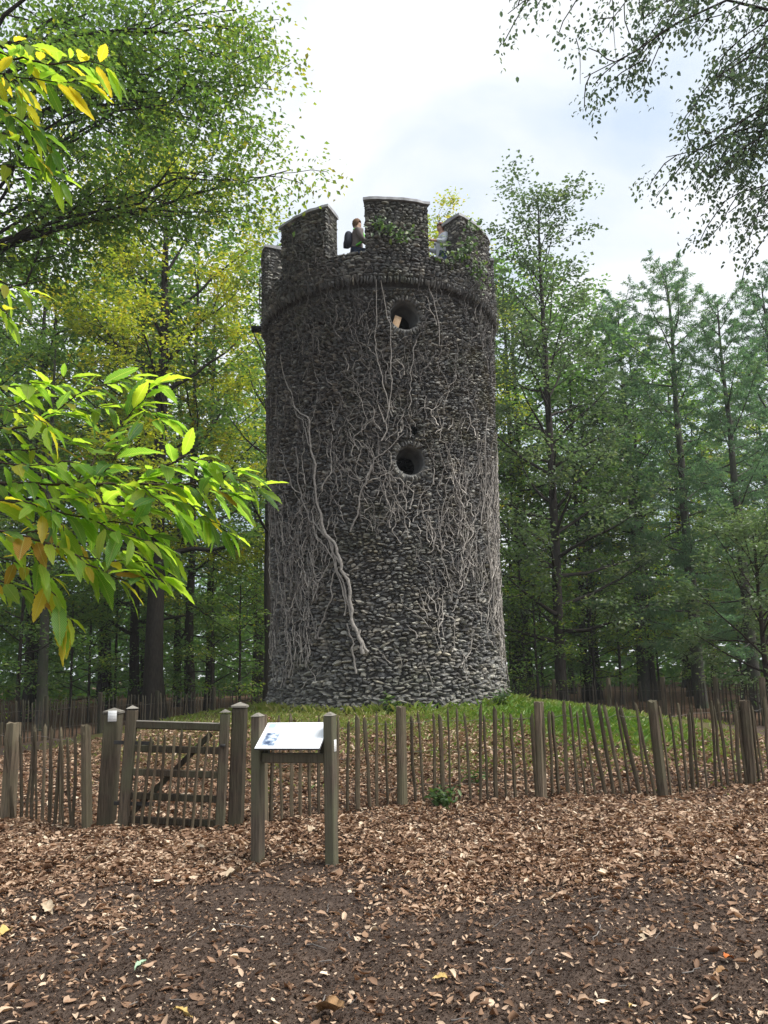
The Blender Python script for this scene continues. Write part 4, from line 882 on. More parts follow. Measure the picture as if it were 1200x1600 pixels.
# gate, hung just in front of the posts
GY = 8.46
gate = thing('wooden_gate', 'closed small wooden gate with diagonal brace and pointed palings', 'gate', (at(270, 1290, GY)[0], GY, 0))
def G(px, py, dy=0): return np.array(at(px, py, GY+dy))
beam(G(192, 1297), G(207, 1109), .115, .075, up=(0, 1, 0), bev=.012).build('stile', M['gate'], gate, smooth=False)
beam(G(343, 1303), G(352, 1115), .10, .07, up=(0, 1, 0), bev=.012).build('stile', M['gate'], gate, smooth=False)
for (px, py) in [(207, 1107), (352, 1113)]:
    p = G(px, py); V = [p+np.array(v) for v in [(-.06, -.04, 0), (.06, -.04, 0), (.06, .04, 0), (-.06, .04, 0), (0, 0, .035)]]; MB().add(V, [(0, 3, 2, 1)], [(0, 1, 4), (1, 2, 4), (2, 3, 4), (3, 0, 4)]).build('stile_cap', M['gatetop'], gate, smooth=False)
beam(G(212, 1132), G(346, 1136), .05, .085, up=(0, 0, 1), bev=.012).build('top_rail', M['gate'], gate, smooth=False)
beam(G(212, 1126.5), G(346, 1130.5), .054, .012, up=(0, 0, 1), bev=.004).build('lit_rail_top', M['gatetop'], gate, smooth=False)  # pale strip painting the light that falls on the rail's top
for y0, y1, x0, x1 in [(1169, 1173, 209, 345), (1206, 1211, 206, 343), (1243, 1249, 203, 341), (1280, 1287, 200, 339)]:
    beam(G(x0, y0), G(x1, y1), .035, .075, up=(0, 0, 1), bev=.008).build('rail', M['gate'], gate, smooth=False)
beam(G(200, 1277, .045), G(330, 1146, .045), .06, .03, up=(0, 1, 0), bev=.008).build('brace', M['gate'], gate, smooth=False)
for i in range(10):
    x0 = 208+i*13.2; o = bpy.data.objects.new('pale', PM[i % 12]); COL.objects.link(o); o.parent = gate; b0 = G(x0-2+rng.normal(0, 1), 1300+i*.4, -.045); t0 = G(x0+11+rng.normal(0, 2), 1147+rng.normal(0, 3)-i*.2, -.045); F, L = frame_to(b0, t0, (0, 1, 0))
    o.matrix_local = Matrix.Translation(Vector(b0)-gate.location) @ Matrix(F).to_4x4() @ Matrix.Diagonal((.8, .8, L/1.07, 1))
for y in (1160, 1255): beam(G(178, y), G(240, y+1.5), .012, .04, up=(0, 0, 1), bev=.003).build('hinge', M['iron'], gate, smooth=False)
p = G(348, 1165, -.05); box(p, (.05, .03, .03), None, .004).build('latch', M['iron'], gate)

# ------------------------------------------------------------------ information board
A0 = np.array([*at(403, 1342, 7.0)[:2], 0]); yaw = R_(-14); tv = np.array([math.cos(yaw), math.sin(yaw), 0]); nv_ = np.array([math.sin(yaw), -math.cos(yaw), 0])
B0 = A0+tv*.675; Fb = rotz(yaw)
board = thing('information_board', 'lectern information board with a tilted white panel on two oak posts', 'sign', ((A0+B0)/2*[1, 1, 0]+[0, 0, tz(*((A0+B0)/2)[:2])]))
for P0 in (A0, B0):
    g = tz(P0[0], P0[1]); p = box((P0[0], P0[1], (g-.15+1.22)/2), (.085, .125, 1.22-g+.15), Fb, .008).build('post', M['board'], board, smooth=False)
    s, d = .045, .065; V = [np.array([P0[0], P0[1], 1.222])+Fb @ np.array(v) for v in [(-s, -d, 0), (s, -d, 0), (s, d, 0), (-s, d, 0), (-s*.1, -d*.3, .03), (s*.1, -d*.3, .03), (s*.1, d*.3, .03), (-s*.1, d*.3, .03)]]
    MB().add(V, [(0, 3, 2, 1), (0, 1, 5, 4), (1, 2, 6, 5), (2, 3, 7, 6), (3, 0, 4, 7), (4, 5, 6, 7)]).build('post_top', M['gatetop'], p, smooth=False)
mid = (A0+B0)/2
box((mid[0], mid[1], .86)-nv_*0.0, (.59, .05, .085), Fb, .008).build('rail', M['board'], board, smooth=False)
# panel frame: tilt about tv
th = R_(33); upv = -nv_*math.cos(th)+np.array([0, 0, 1.])*math.sin(th); pn = np.cross(tv, upv); Fp = np.stack([tv, upv, pn], 1)
pc = np.array([mid[0], mid[1], 0])+nv_*.02+np.array([0, 0, 1.055])
for s in (-1, 1):
    q = mid+tv*s*.26; beam(np.array([q[0], q[1], .86])-nv_*.02, pc+tv*s*.26+upv*.04-pn*.03, .05, .04, bev=.006).build('bracket', M['board'], board, smooth=False)
m, t, o = new_mat('printed_panel'); tc_ = t.nodes.new('ShaderNodeUVMap'); s3 = t.nodes.new('ShaderNodeSeparateXYZ'); t.links.new(tc_.outputs[0], s3.inputs[0])
def rect(x0, x1, y0, y1, soft=.01):
    outs = []
    for ch, a, b_ in ((0, x0, x1), (1, y0, y1)):
        for e0, e1 in ((a, a+soft), (b_, b_-soft)):
            r_ = t.nodes.new('ShaderNodeMapRange'); r_.inputs['From Min'].default_value = e0; r_.inputs['From Max'].default_value = e1; t.links.new(s3.outputs[ch], r_.inputs[0]); outs.append(r_.outputs[0])
    x = outs[0]
    for y in outs[1:]:
        k_ = t.nodes.new('ShaderNodeMath'); k_.operation = 'MULTIPLY'; t.links.new(x, k_.inputs[0]); t.links.new(y, k_.inputs[1]); x = k_.outputs[0]
    return x
col = mixc(t, (.82, .84, .86), (.42, .80, .60), rect(.04, .16, .78, .97))
pn_ = noise(t, 7, 4, .6, coord='UV'); pr = ramp(t, [(.40, (.06, .09, .16)), (.52, (.30, .38, .50)), (.62, (.80, .83, .86))]); t.links.new(pn_.outputs[0], pr.inputs[0])
col = mixc(t, col, pr.outputs[0], rect(.05, .31, .08, .62, .04))
ln = t.nodes.new('ShaderNodeMath'); ln.operation = 'MULTIPLY'; t.links.new(s3.outputs[1], ln.inputs[0]); ln.inputs[1].default_value = 130
ls = t.nodes.new('ShaderNodeMath'); ls.operation = 'SINE'; t.links.new(ln.outputs[0], ls.inputs[0]); lr = ramp(t, [(.5, (0, 0, 0)), (.9, (.16, .16, .16))]); t.links.new(ls.outputs[0], lr.inputs[0])
lm = t.nodes.new('ShaderNodeMath'); lm.operation = 'MULTIPLY'; t.links.new(lr.outputs[0], lm.inputs[0]); t.links.new(rect(.38, .92, .15, .85), lm.inputs[1])
col = mixc(t, col, (.3, .3, .33), lm.outputs[0]); princ(t, o, col, .22, .5); M['print'] = m
M['panel_back'] = simple('panel_edge', (.05, .05, .055), (.09, .09, .09), 20, .5)
box(pc-pn*.008, (.60, .37, .014), Fp, .003).build('panel', M['panel_back'], board, smooth=False)
V = [pc+Fp @ np.array([x*.296, y*.181, .0025]) for x, y in [(-1, -1), (1, -1), (1, 1), (-1, 1)]]
pan = [ch for ch in board.children if ch.name.startswith('panel')][0]
wobj('print', V, np.array([[0, 1, 2, 3]]), M['print'], pan, None, np.array([[0, 0], [1, 0], [1, 1], [0, 1.]]))
# small white plate on the right post
c = np.array([B0[0], B0[1], .965])+tv*.0455; box(c, (.005, .062, .10), Fb, .002).build('plate', M['notice'], [ch for ch in board.children if ch.name.startswith('post')][1])
print('gate+board', time.time()-T0)

# ------------------------------------------------------------------ leaf litter, soil crumbs, grass, weeds
rng = np.random.default_rng(77)
def litter_density(x, y):
    r = np.hypot(x-TX, y-TY); n1_ = fnoise(x*.8, y*.8, 61)-.5; n2_ = fnoise(x*2.2, y*2.2, 62)-.5
    inside = r < 9.35
    edge = np.interp(x, [-5, -2, -.8, .2, 2, 5], [5.3, 5.7, 6.6, 6.0, 5.7, 5.9])
    d = .095+.905*sstep(-.35, .85, y-edge+n1_*2.4+n2_*.9)
    d = d*(1-.75*np.exp(-((x+.75)/.8)**2-((y-6.4)/.6)**2))
    din = np.clip(.95*sstep(4.0, 6.3, r)+.22, 0, 1)
    d = np.where(inside & (y < 22), din, d)
    return d*(.55+.9*(n2_+.5))
def scatter(n, x0, x1, y0, y1, fn):
    y = y0+(y1-y0)*rng.uniform(0, 1, n)**1.25; x = rng.uniform(-1, 1, n)*(x1+.55*y); k = rng.uniform(0, 1, n) < fn(x, y); return x[k], y[k]
x, y = scatter(400000, 0, 1.2, 2.6, 15.5, litter_density)
k = np.hypot(x-TX, y-TY) > 2.9; x, y = x[k], y[k]; n = len(x); print('litter', n)
# curled leaf template: 4 stations x 3 across -> 12 verts
us = np.array([0, .33, .7, 1.0]); ws = np.array([.12, .9, .75, .05]); L = np.clip(rng.lognormal(math.log(.029), .48, n), .011, .10)*np.interp(y, [3, 6], [.8, 1.0]); L = np.where(rng.uniform(size=n) < .05, rng.uniform(.06, .105, n), L); L = L*np.where(y < 6, .85, 1); Wd = L*rng.uniform(.38, .7, n)
curl = rng.normal(.25, .35, n); bend = rng.normal(0, .35, n); tmp = np.zeros((n, 4, 3, 3))
for i in range(4):
    for j in range(3):
        v_ = (j-1)*.5*ws[i]; tmp[:, i, j, 0] = (us[i]-.5)*L; tmp[:, i, j, 1] = v_*Wd*(1-.25*np.abs(curl)); tmp[:, i, j, 2] = np.abs(v_)*2*Wd*curl*.8+bend*L*((us[i]-.5)**2)*1.6
tmp += rng.normal(0, .06, tmp.shape)*(Wd*.8)[:, None, None, None]
yaw_ = rng.uniform(0, 6.28, n); a, b = rng.normal(0, .33, n), rng.normal(0, .33, n)
nz_ = unit(np.stack([a, b, np.ones(n)], -1)); xx = np.stack([np.cos(yaw_), np.sin(yaw_), 0*yaw_], -1); xx = unit(xx-nz_*np.sum(xx*nz_, 1, keepdims=True)); yy = np.cross(nz_, xx)
dn = litter_density(x, y); P = np.stack([x, y, gzs(x, y)+.008+rng.uniform(0, .035, n)*np.clip(dn, .2, 1)], -1)
Vv = P[:, None, None]+tmp[..., 0:1]*xx[:, None, None]+tmp[..., 1:2]*yy[:, None, None]+tmp[..., 2:3]*nz_[:, None, None]
fq = np.array([(i*3+j, i*3+j+1, (i+1)*3+j+1, (i+1)*3+j) for i in range(3) for j in range(2)]); off = (np.arange(n)*12)[:, None, None]
tn = np.clip(rng.beta(1.4, 1.6, n)*.90+.04+.22*(fnoise(x*.7, y*.7, 15)-.5)+np.where(rng.uniform(size=n) < .05, .3, 0), 0, .98)
lit = wobj('leaf_litter', Vv.reshape(-1, 3), (fq[None]+off).reshape(-1, 4), M['litter'], None, np.repeat(tn, 12), kind='stuff', label='brown fallen leaves strewn over the ground', category='leaves')
# crumbs of soil, twig bits and shredded leaf
n = 150000; y = 2.8+6.0*rng.uniform(0, 1, n)**1.3; x = rng.uniform(-1, 1, n)*(.8+.55*y); P = np.stack([x, y, gzs(x, y)+.003], -1); D = unit(np.stack([rng.normal(0, 1, n), rng.normal(0, 1, n), rng.normal(.1, .35, n)], -1)); Nn = unit(np.stack([rng.normal(0, .6, n), rng.normal(0, .6, n), np.ones(n)], -1))
L = rng.uniform(.005, .018, n)*np.where(rng.uniform(size=n) < .08, 2.2, 1); v, f, nv = leaves_np(P, D, Nn, L, L*rng.uniform(.25, .8, n), .5)
wobj('soil_crumbs', v, f, M['crumb'], None, np.repeat(rng.beta(1.6, 2.2, n), nv), None, False, kind='stuff', label='crumbs of dark soil and leaf shreds', category='soil')
# fallen twigs
n = 420; y = 3.0+9*rng.uniform(0, 1, n)**1.2; x = rng.uniform(-1, 1, n)*(.7+.55*y); cs = []
for i in range(n):
    a = rng.uniform(0, 6.28); l = rng.uniform(.05, .28)*(.6 if y[i] < 5 else 1); u = np.linspace(-.5, .5, 5)*l; cv = rng.normal(0, .05, 5)*l; px_ = x[i]+u*math.cos(a)-cv*math.sin(a); py_ = y[i]+u*math.sin(a)+cv*math.cos(a)
    cs.append((np.stack([px_, py_, gzs(px_, py_)+.008+rng.uniform(0, .012)], -1), np.linspace(.0038, .0018, 5)*rng.uniform(.6, 1.3)))
tw_ = tubes(cs, 5, list(rng.uniform(.1, .6, n))).build('fallen_twigs', M['stem'], None, kind='stuff', label='small dry twigs lying among the fallen leaves', category='twigs')
# grass on the mound
def grass_density(x, y):
    r = np.hypot(x-TX, y-TY); n_ = fnoise(x*1.1, y*1.1, 91); d = sstep(6.4, 3.6, r)*np.clip(.25+1.5*(n_-.36), 0, 1); d = np.maximum(d, .95*np.exp(-((x-3.6)/1.9)**2-((y-14.2)/1.9)**2)); d = np.maximum(d, .3*sstep(8.8, 6, r)*(n_ > .6)); return d*(1-.62*sstep(-1.6, -3.6, x))
n = 150000; x = rng.uniform(-9, 9, n); y = rng.uniform(9.5, 22, n); k = (rng.uniform(size=n) < grass_density(x, y)) & (np.hypot(x-TX, y-TY) > 2.72); x, y = x[k], y[k]; n = len(x); print('grass', n)
green = np.exp(-((x-3.6)/2.2)**2-((y-14.5)/2.4)**2); hgt = rng.uniform(.05, .13, n)*(1+.8*green+1.0*(np.hypot(x-TX, y-TY) < 3.1)); th = rng.uniform(0, 6.28, n); P = np.stack([x, y, gzs(x, y)-.005], -1); D = unit(np.stack([np.cos(th)*.5, np.sin(th)*.5, np.ones(n)], -1)+rng.normal(0, .25, (n, 3)))
S = np.stack([-np.sin(th), np.cos(th), 0*th], -1)*(.006+.003*rng.uniform(size=n))[:, None]; h3 = hgt[:, None]; V = np.stack([P-S, P+S, P+D*h3*.6+S*.7, P+D*h3+np.stack([np.cos(th), np.sin(th), -.3+0*th], -1)*h3*.35], 1)
T_ = np.array([[0, 1, 2], [0, 2, 3]]); tn = np.clip(rng.beta(2, 2, n)*.7+.12-.4*green+.30*(x < .5)*(fnoise(x, y, 5)-.25), 0, 1)
wobj('grass', V.reshape(-1, 3), (T_[None]+(np.arange(n)*4)[:, None, None]).reshape(-1, 3), M['grass'], None, np.repeat(tn, 4), None, False, kind='stuff', label='short yellow-green grass on the mound round the tower', category='grass')
# weeds
def weed(x, y, h, label, seed, k=26, ll=.10):
    rg = np.random.default_rng(seed); z0 = float(gzs(x, y)); root = thing('weed', label, 'plant', (x, y, z0), 0, 'weeds by the tower and fence'); st, tw = [], []
    for i in range(7):
        a = rg.uniform(0, 6.28); P = polyline((x+rg.normal(0, .03), y+rg.normal(0, .03), z0-.02), [math.cos(a)*.5, math.sin(a)*.5, 1], h*rg.uniform(.6, 1.1), 5, rg, .15, -.3); st.append((P, np.linspace(.004, .002, 5))); tw += [(P[1], P[2]), (P[2], P[3]), (P[3], P[4])]
    tubes(st, 4).build('stem', M['twig'], root); v, f, tn = foliage(tw, rg, max(2, k//7), ll, .5, (.03, .03), True)
    o = wobj('foliage', v, f, M['leaf_ivy'], root, np.clip(tn-.15, 0, 1)); o['kind'] = 'stuff'
p = at(612, 1090, 15.25); weed(p[0], 15.15, .38, 'dark green weed clump growing at the foot of the tower wall', 1, 60)
p = at(690, 1262, 9.15); weed(p[0], 9.12, .34, 'leafy weed at the fence foot right of the thick split post', 2, 50, .09)
p = at(742, 1215, 10.2); weed(p[0], 10.2, .22, 'small bright weed behind the palings among fallen leaves', 3, 26, .08)
p = at(776, 1085, 15.9); weed(p[0], 15.9, .45, 'tall weed beside the right foot of the tower', 4, 50)
# notable single leaves on the soil
def leaf_geom(rng, L, wr, curl, droop, teeth=True, k=11):
    u = np.linspace(0, 1, k); wdt = np.sin(np.pi*np.clip(u, 0, 1)**.85)**.8*wr*L*.5; wdt[0] = .002; wdt[-1] = .001
    if teeth: wdt[1:-1] *= 1+.085*np.where(np.arange(1, k-1) % 2, 1, -1)
    cx = u*L; cz = -droop*L*u**2; wv_ = .012*L*np.sin(u*19+rng.uniform(0, 6)); V, UV = [], []
    for i in range(k):
        V += [(cx[i], -wdt[i], cz[i]+curl*wdt[i]+wv_[i]), (cx[i], 0, cz[i]), (cx[i], wdt[i], cz[i]+curl*wdt[i]-wv_[i])]; UV += [(u[i], -wdt[i]/(wr*L*.5)), (u[i], 0), (u[i], wdt[i]/(wr*L*.5))]
    q = [(i*3+j, i*3+j+1, (i+1)*3+j+1, (i+1)*3+j) for i in range(k-1) for j in range(2)]
    return np.array(V), np.array(q), np.array(UV)
m2, t2, o2 = new_mat('pale_green_fallen'); princ(t2, o2, (.26, .38, .25), .5); M['f_green'] = m2
M['f_yellow'] = simple('yellow_fallen', (.36, .25, .08), (.54, .40, .16), 20, .6); M['f_orange'] = simple('orange_fallen', (.36, .09, .02), (.50, .17, .04), 20, .6); M['f_tan'] = simple('tan_fallen', (.20, .11, .05), (.36, .22, .11), 20, .65); M['f_pale'] = simple('pale_fallen', (.30, .23, .15), (.50, .41, .30), 20, .65)
for px, py, L, mt, lab in [(285, 1584, .13, 'f_yellow', 'pale yellow fallen leaf on the soil near the bottom edge'), (220, 1510, .09, 'f_green', 'pale green fallen leaf on dark soil in the left foreground'), (518, 1582, .20, 'f_tan', 'large curled tan leaf at the bottom middle'), (1140, 1495, .085, 'f_orange', 'orange-red fallen leaf in the right foreground'), (1126, 1518, .09, 'f_tan', 'orange-brown leaf just below the orange-red one'), (365, 1366, .17, 'f_pale', 'pale curled leaf just left of the board posts'), (8, 1458, .12, 'f_yellow', 'yellow fallen leaf at the left edge'), (75, 1420, .15, 'f_pale', 'long pale leaf in the left foreground'), (300, 1468, .0001, 'f_pale', ''), (985, 1573, .07, 'f_yellow', 'small yellow leaf at the lower right'), (688, 1528, .09, 'f_yellow', 'narrow yellow leaf lower middle'), (320, 1364, .0001, 'f_pale', ''), (490, 1298, .17, 'f_pale', 'large pale leaf lying between the board posts'), (1003, 1466, .085, 'f_pale', 'pale torn leaf on bare soil, right of centre')]:
    if not lab: continue
    d = ray(px, py); s = (0-CZ)/d[2]
    for _ in range(4): s = (float(gzs(d[0]*s, d[1]*s))+.03-CZ)/d[2]
    P = np.array([0, 0, CZ])+d*s; L *= .85; V, q, UV = leaf_geom(rng, L, rng.uniform(.45, .6), rng.uniform(.2, .6), rng.uniform(-.2, .3)); Rm = np.array(Euler((rng.normal(.0, .2), rng.normal(0, .2), rng.uniform(0, 6.28))).to_matrix())
    V = V+rng.normal(0, L*.035, V.shape)+np.stack([0*V[:, 0], V[:, 1]*rng.normal(0, .25), np.sin(V[:, 0]/L*rng.uniform(4, 8))*L*.06+np.abs(V[:, 1])*rng.uniform(.2, .9)], -1); V = (V-[L*.5, 0, 0]) @ Rm.T; o = obj('fallen_leaf', mesh_np('fallen_leaf', V, q), M[mt]); o.location = P; tag(o, lab, 'leaf', 'single leaves standing out on the ground')
print('litter+grass', time.time()-T0)

# ------------------------------------------------------------------ chestnut in the left foreground: trunk out of frame, three leafy boughs
rng = np.random.default_rng(88); CB = np.array([-3.3, 2.2]); zc = tz(*CB)
ch = thing('chestnut_tree', 'sweet chestnut with long toothed yellow-green leaves hanging in at the left', 'tree', (CB[0], CB[1], zc))
tt = np.linspace(0, 1, 10); tubes([(np.stack([CB[0]+.1*np.sin(tt*5), CB[1]+tt*.2, zc-.2+tt*7.2], -1), .16*(1-tt)**.7+.02)], 10).build('trunk', M['bark_grey'], ch)
VL = []
for i in range(16):
    tn_ = [.05, .12, .2, .28, .34, .4, .46, .52, .55, .6, .64, .68, .60, .76, .84, .97][i]
    V, q, UV = leaf_geom(rng, 1.0, rng.uniform(.27, .36), rng.uniform(.10, .45), rng.uniform(.05, .38), True, 17); me = mesh_np('leaf', V, q, np.full(len(V), tn_), UV); me.materials.append(M['chestnut']); VL.append(me)
def put_leaf(parent, P, d, L, nrm, k):
    d = d/np.linalg.norm(d); s = np.cross(nrm, d); s /= np.linalg.norm(s)+1e-9; u = np.cross(d, s); o = bpy.data.objects.new('leaf', VL[k]); COL.objects.link(o); o.parent = parent
    o.matrix_local = Matrix.Translation(Vector(P)-Vector(origin(parent))) @ Matrix((d, s, u)).transposed().to_4x4() @ Matrix.Diagonal((L, L, L, 1))
def pick(mode):
    w_ = dict(g=[1.5, 1.5, 1.7, 2, 2, 2, 2, 2, 2.2, 2.2, 2.2, 2, 2, .6, .5, .08], y=[1, 1, 1, 1, 1.5, 1.5, 2, 2, 2, 2, 2, 2, 2, 3, 3, .3], b=[.7, .7, 1, 1, 1, 1, 1, 1, 1.5, 1.5, 1.5, 1.5, 1, 2.2, 2.5, 2.4])[mode]; w_ = np.array(w_); return int(rng.choice(16, p=w_/w_.sum()))
def bough(twigs, start, nleaf_px=26, mode='g', Y0=2.7):
    """twigs: list of pixel polylines with distance; leaves alternate along each"""
    br = bpy.data.objects.new('branch', None); COL.objects.link(br); br.parent = ch; cs = []
    for (pts, Y, r0, llen, md) in twigs:
        W = np.array([at(px, py, Y+dy) for px, py, dy in pts]); kk = max(5, len(pts)*4); u = np.linspace(0, len(W)-1, kk); P = np.stack([np.interp(u, np.arange(len(W)), W[:, c]) for c in range(3)], -1); P[1:-1] += rng.normal(0, .004, (kk-2, 3)); cs.append((P, np.linspace(r0, .0018, kk)))
        sl = np.concatenate([[0], np.cumsum(np.linalg.norm(np.diff(P, axis=0), axis=1))]); L = sl[-1]; m = max(2, int(L/.0215)); side = 1
        for i in range(m+2):
            s = min(L, L*(.10+.9*(i+.5)/m)); p = np.array([np.interp(s, sl, P[:, c]) for c in range(3)]); j = min(np.searchsorted(sl, s), kk-1); tg_ = P[j]-P[max(j-1, 0)]; tg_ = tg_/(np.linalg.norm(tg_)+1e-9)
            side = -side; lat = np.cross(tg_, [0, 0, 1.]); lat = lat/(np.linalg.norm(lat)+1e-9); a = rng.uniform(.5, 1.15) if i < m-1 else rng.uniform(.0, .5)
            d = tg_*math.cos(a)+lat*side*math.sin(a)+np.array([rng.normal(0, .15), rng.normal(0, .15), rng.normal(-.30, .30)]); nrm = np.array([rng.normal(0, .3), rng.normal(-.15, .3), 1.])
            put_leaf(br, p+d*.012, d, llen*rng.choice([.52, .70, .86, 1.02], p=[.18, .32, .33, .17])*rng.uniform(.9, 1.1), nrm, pick(md))
    tubes(cs+start, 6).build('stem', M['twig'], br)
    return br
def limb_to(px, py, Y, z0, r=.022):
    e = np.array(at(px, py, Y)); s = np.array([CB[0], CB[1]+.1, z0]); u = np.linspace(0, 1, 8)[:, None]; P = s*(1-u)+e*u; P[:, 2] += np.sin(u[:, 0]*math.pi)*.12; return (P, np.linspace(r, .006, 8))
Ym = 2.75
bough([([(-60, 752, .0), (100, 758, 0), (200, 757, .05), (300, 757, .08), (340, 765, .1), (365, 775, .1)], Ym, .0065, .17, 'g'),
       ([(200, 757, .05), (245, 735, .0), (290, 715, -.05), (330, 722, -.05)], Ym, .003, .165, 'g'),
       ([(120, 757, .0), (160, 700, .1), (210, 640, .15), (245, 600, .2)], Ym, .003, .155, 'g'),
       ([(-30, 665, .1), (40, 670, .05), (90, 640, .0), (130, 610, .0), (200, 590, .05)], Ym+.1, .004, .16, 'g'),
       ([(-40, 610, .1), (20, 600, .1), (70, 600, .1)], Ym+.1, .003, .15, 'g'),
       ([(60, 757, 0), (90, 800, .0), (150, 815, .05), (220, 820, .05), (250, 850, .1)], Ym-.1, .003, .16, 'g'),
       ([(-50, 820, .0), (40, 838, .0), (90, 852, .0), (150, 890, .0), (185, 905, .02)], Ym-.15, .005, .155, 'b'),
       ([(40, 838, 0), (60, 880, 0), (85, 930, 0), (105, 975, 0)], Ym-.15, .0025, .15, 'b'),
       ([(250, 757, .06), (275, 780, .05), (320, 800, .1)], Ym, .0025, .15, 'g'),
       ([(-40, 700, .1), (50, 705, .1), (110, 690, .05)], Ym+.05, .003, .16, 'g'),
       ([(-40, 780, -.1), (40, 785, -.1), (110, 775, -.1)], Ym, .003, .155, 'y'),
       ([(-30, 860, .1), (30, 880, .1), (80, 900, .1)], Ym, .003, .14, 'b'),
       ([(150, 757, 0), (175, 720, -.1), (200, 690, -.1)], Ym, .0025, .15, 'g'),
       ([(-20, 720, .0), (50, 728, .0), (110, 722, 0), (150, 730, 0)], Ym-.05, .003, .16, 'g'),
       ([(90, 640, .1), (140, 640, .1), (190, 630, .1)], Ym+.1, .0025, .15, 'g'),
       ([(-30, 640, .2), (30, 630, .2), (60, 610, .2), (110, 590, .2)], Ym+.1, .003, .15, 'g'),
       ([(290, 757, .08), (330, 745, .0), (365, 735, -.05)], Ym, .0025, .15, 'g'),
       ([(110, 775, -.1), (160, 790, -.1), (210, 790, -.1)], Ym, .0025, .155, 'g'),
       ([(-20, 840, .15), (60, 830, .15), (130, 850, .15), (200, 860, .15)], Ym, .003, .15, 'y'),
       ([(120, 870, 0), (160, 875, .0), (230, 880, .05)], Ym-.1, .0025, .15, 'g'),
       ([(200, 650, .1), (235, 640, .1), (262, 655, .1)], Ym+.1, .0025, .14, 'g'), ([(10, 640, .05), (55, 650, .0), (75, 668, .0)], Ym, .0025, .15, 'y'),
       ([(210, 757, .0), (240, 775, -.1), (270, 800, -.1)], Ym, .0025, .15, 'g'), ([(340, 765, .1), (375, 750, .1), (400, 762, .1)], Ym, .002, .13, 'y'),
       ([(300, 800, .1), (335, 815, .1), (352, 830, .1)], Ym, .002, .13, 'g'), ([(150, 815, -.1), (185, 835, -.15), (235, 845, -.15)], Ym, .0025, .15, 'g'),
       ([(40, 785, .0), (80, 800, -.05), (100, 830, -.05)], Ym-.1, .0025, .15, 'y'), ([(180, 905, 0), (215, 905, 0), (250, 900, 0)], Ym-.1, .002, .13, 'g'),
       ([(-30, 905, .05), (20, 915, .05), (60, 930, .05)], Ym, .003, .14, 'b')],
      [limb_to(-60, 752, Ym, zc+2.0), limb_to(-30, 665, Ym+.2, zc+2.2, .014), limb_to(-50, 820, Ym-.15, zc+1.8, .014)])
bough([([(-60, 60, 0), (20, 90, 0), (80, 100, 0), (140, 95, 0), (165, 105, 0)], 2.6, .005, .15, 'y'), ([(-40, 150, 0), (10, 170, 0), (60, 210, .0), (80, 235, 0)], 2.6, .004, .15, 'g'), ([(-30, 250, 0), (20, 262, 0), (70, 265, 0), (95, 280, 0)], 2.65, .004, .14, 'g'), ([(-40, 90, .1), (20, 130, .1), (40, 170, .1)], 2.6, .003, .15, 'y'), ([(-30, 110, 0), (30, 120, 0), (90, 130, 0), (130, 125, 0)], 2.6, .003, .15, 'y'), ([(-30, 200, .05), (20, 215, 0), (55, 245, 0)], 2.6, .003, .15, 'g'), ([(-30, 60, 0), (20, 65, 0), (60, 75, 0)], 2.6, .003, .14, 'g')], [limb_to(-60, 60, 2.6, zc+3.6), limb_to(-40, 150, 2.6, zc+3.2, .014)])
bough([([(-40, 430, 0), (0, 440, 0), (40, 455, 0)], 2.7, .004, .13, 'y'), ([(-40, 470, .05), (0, 480, 0), (15, 500, 0)], 2.7, .003, .13, 'y')], [limb_to(-40, 430, 2.7, zc+2.8)])
print('chestnut leaves', sum(1 for o in bpy.data.objects if o.name.startswith('leaf') and o.type == 'MESH'), time.time()-T0)

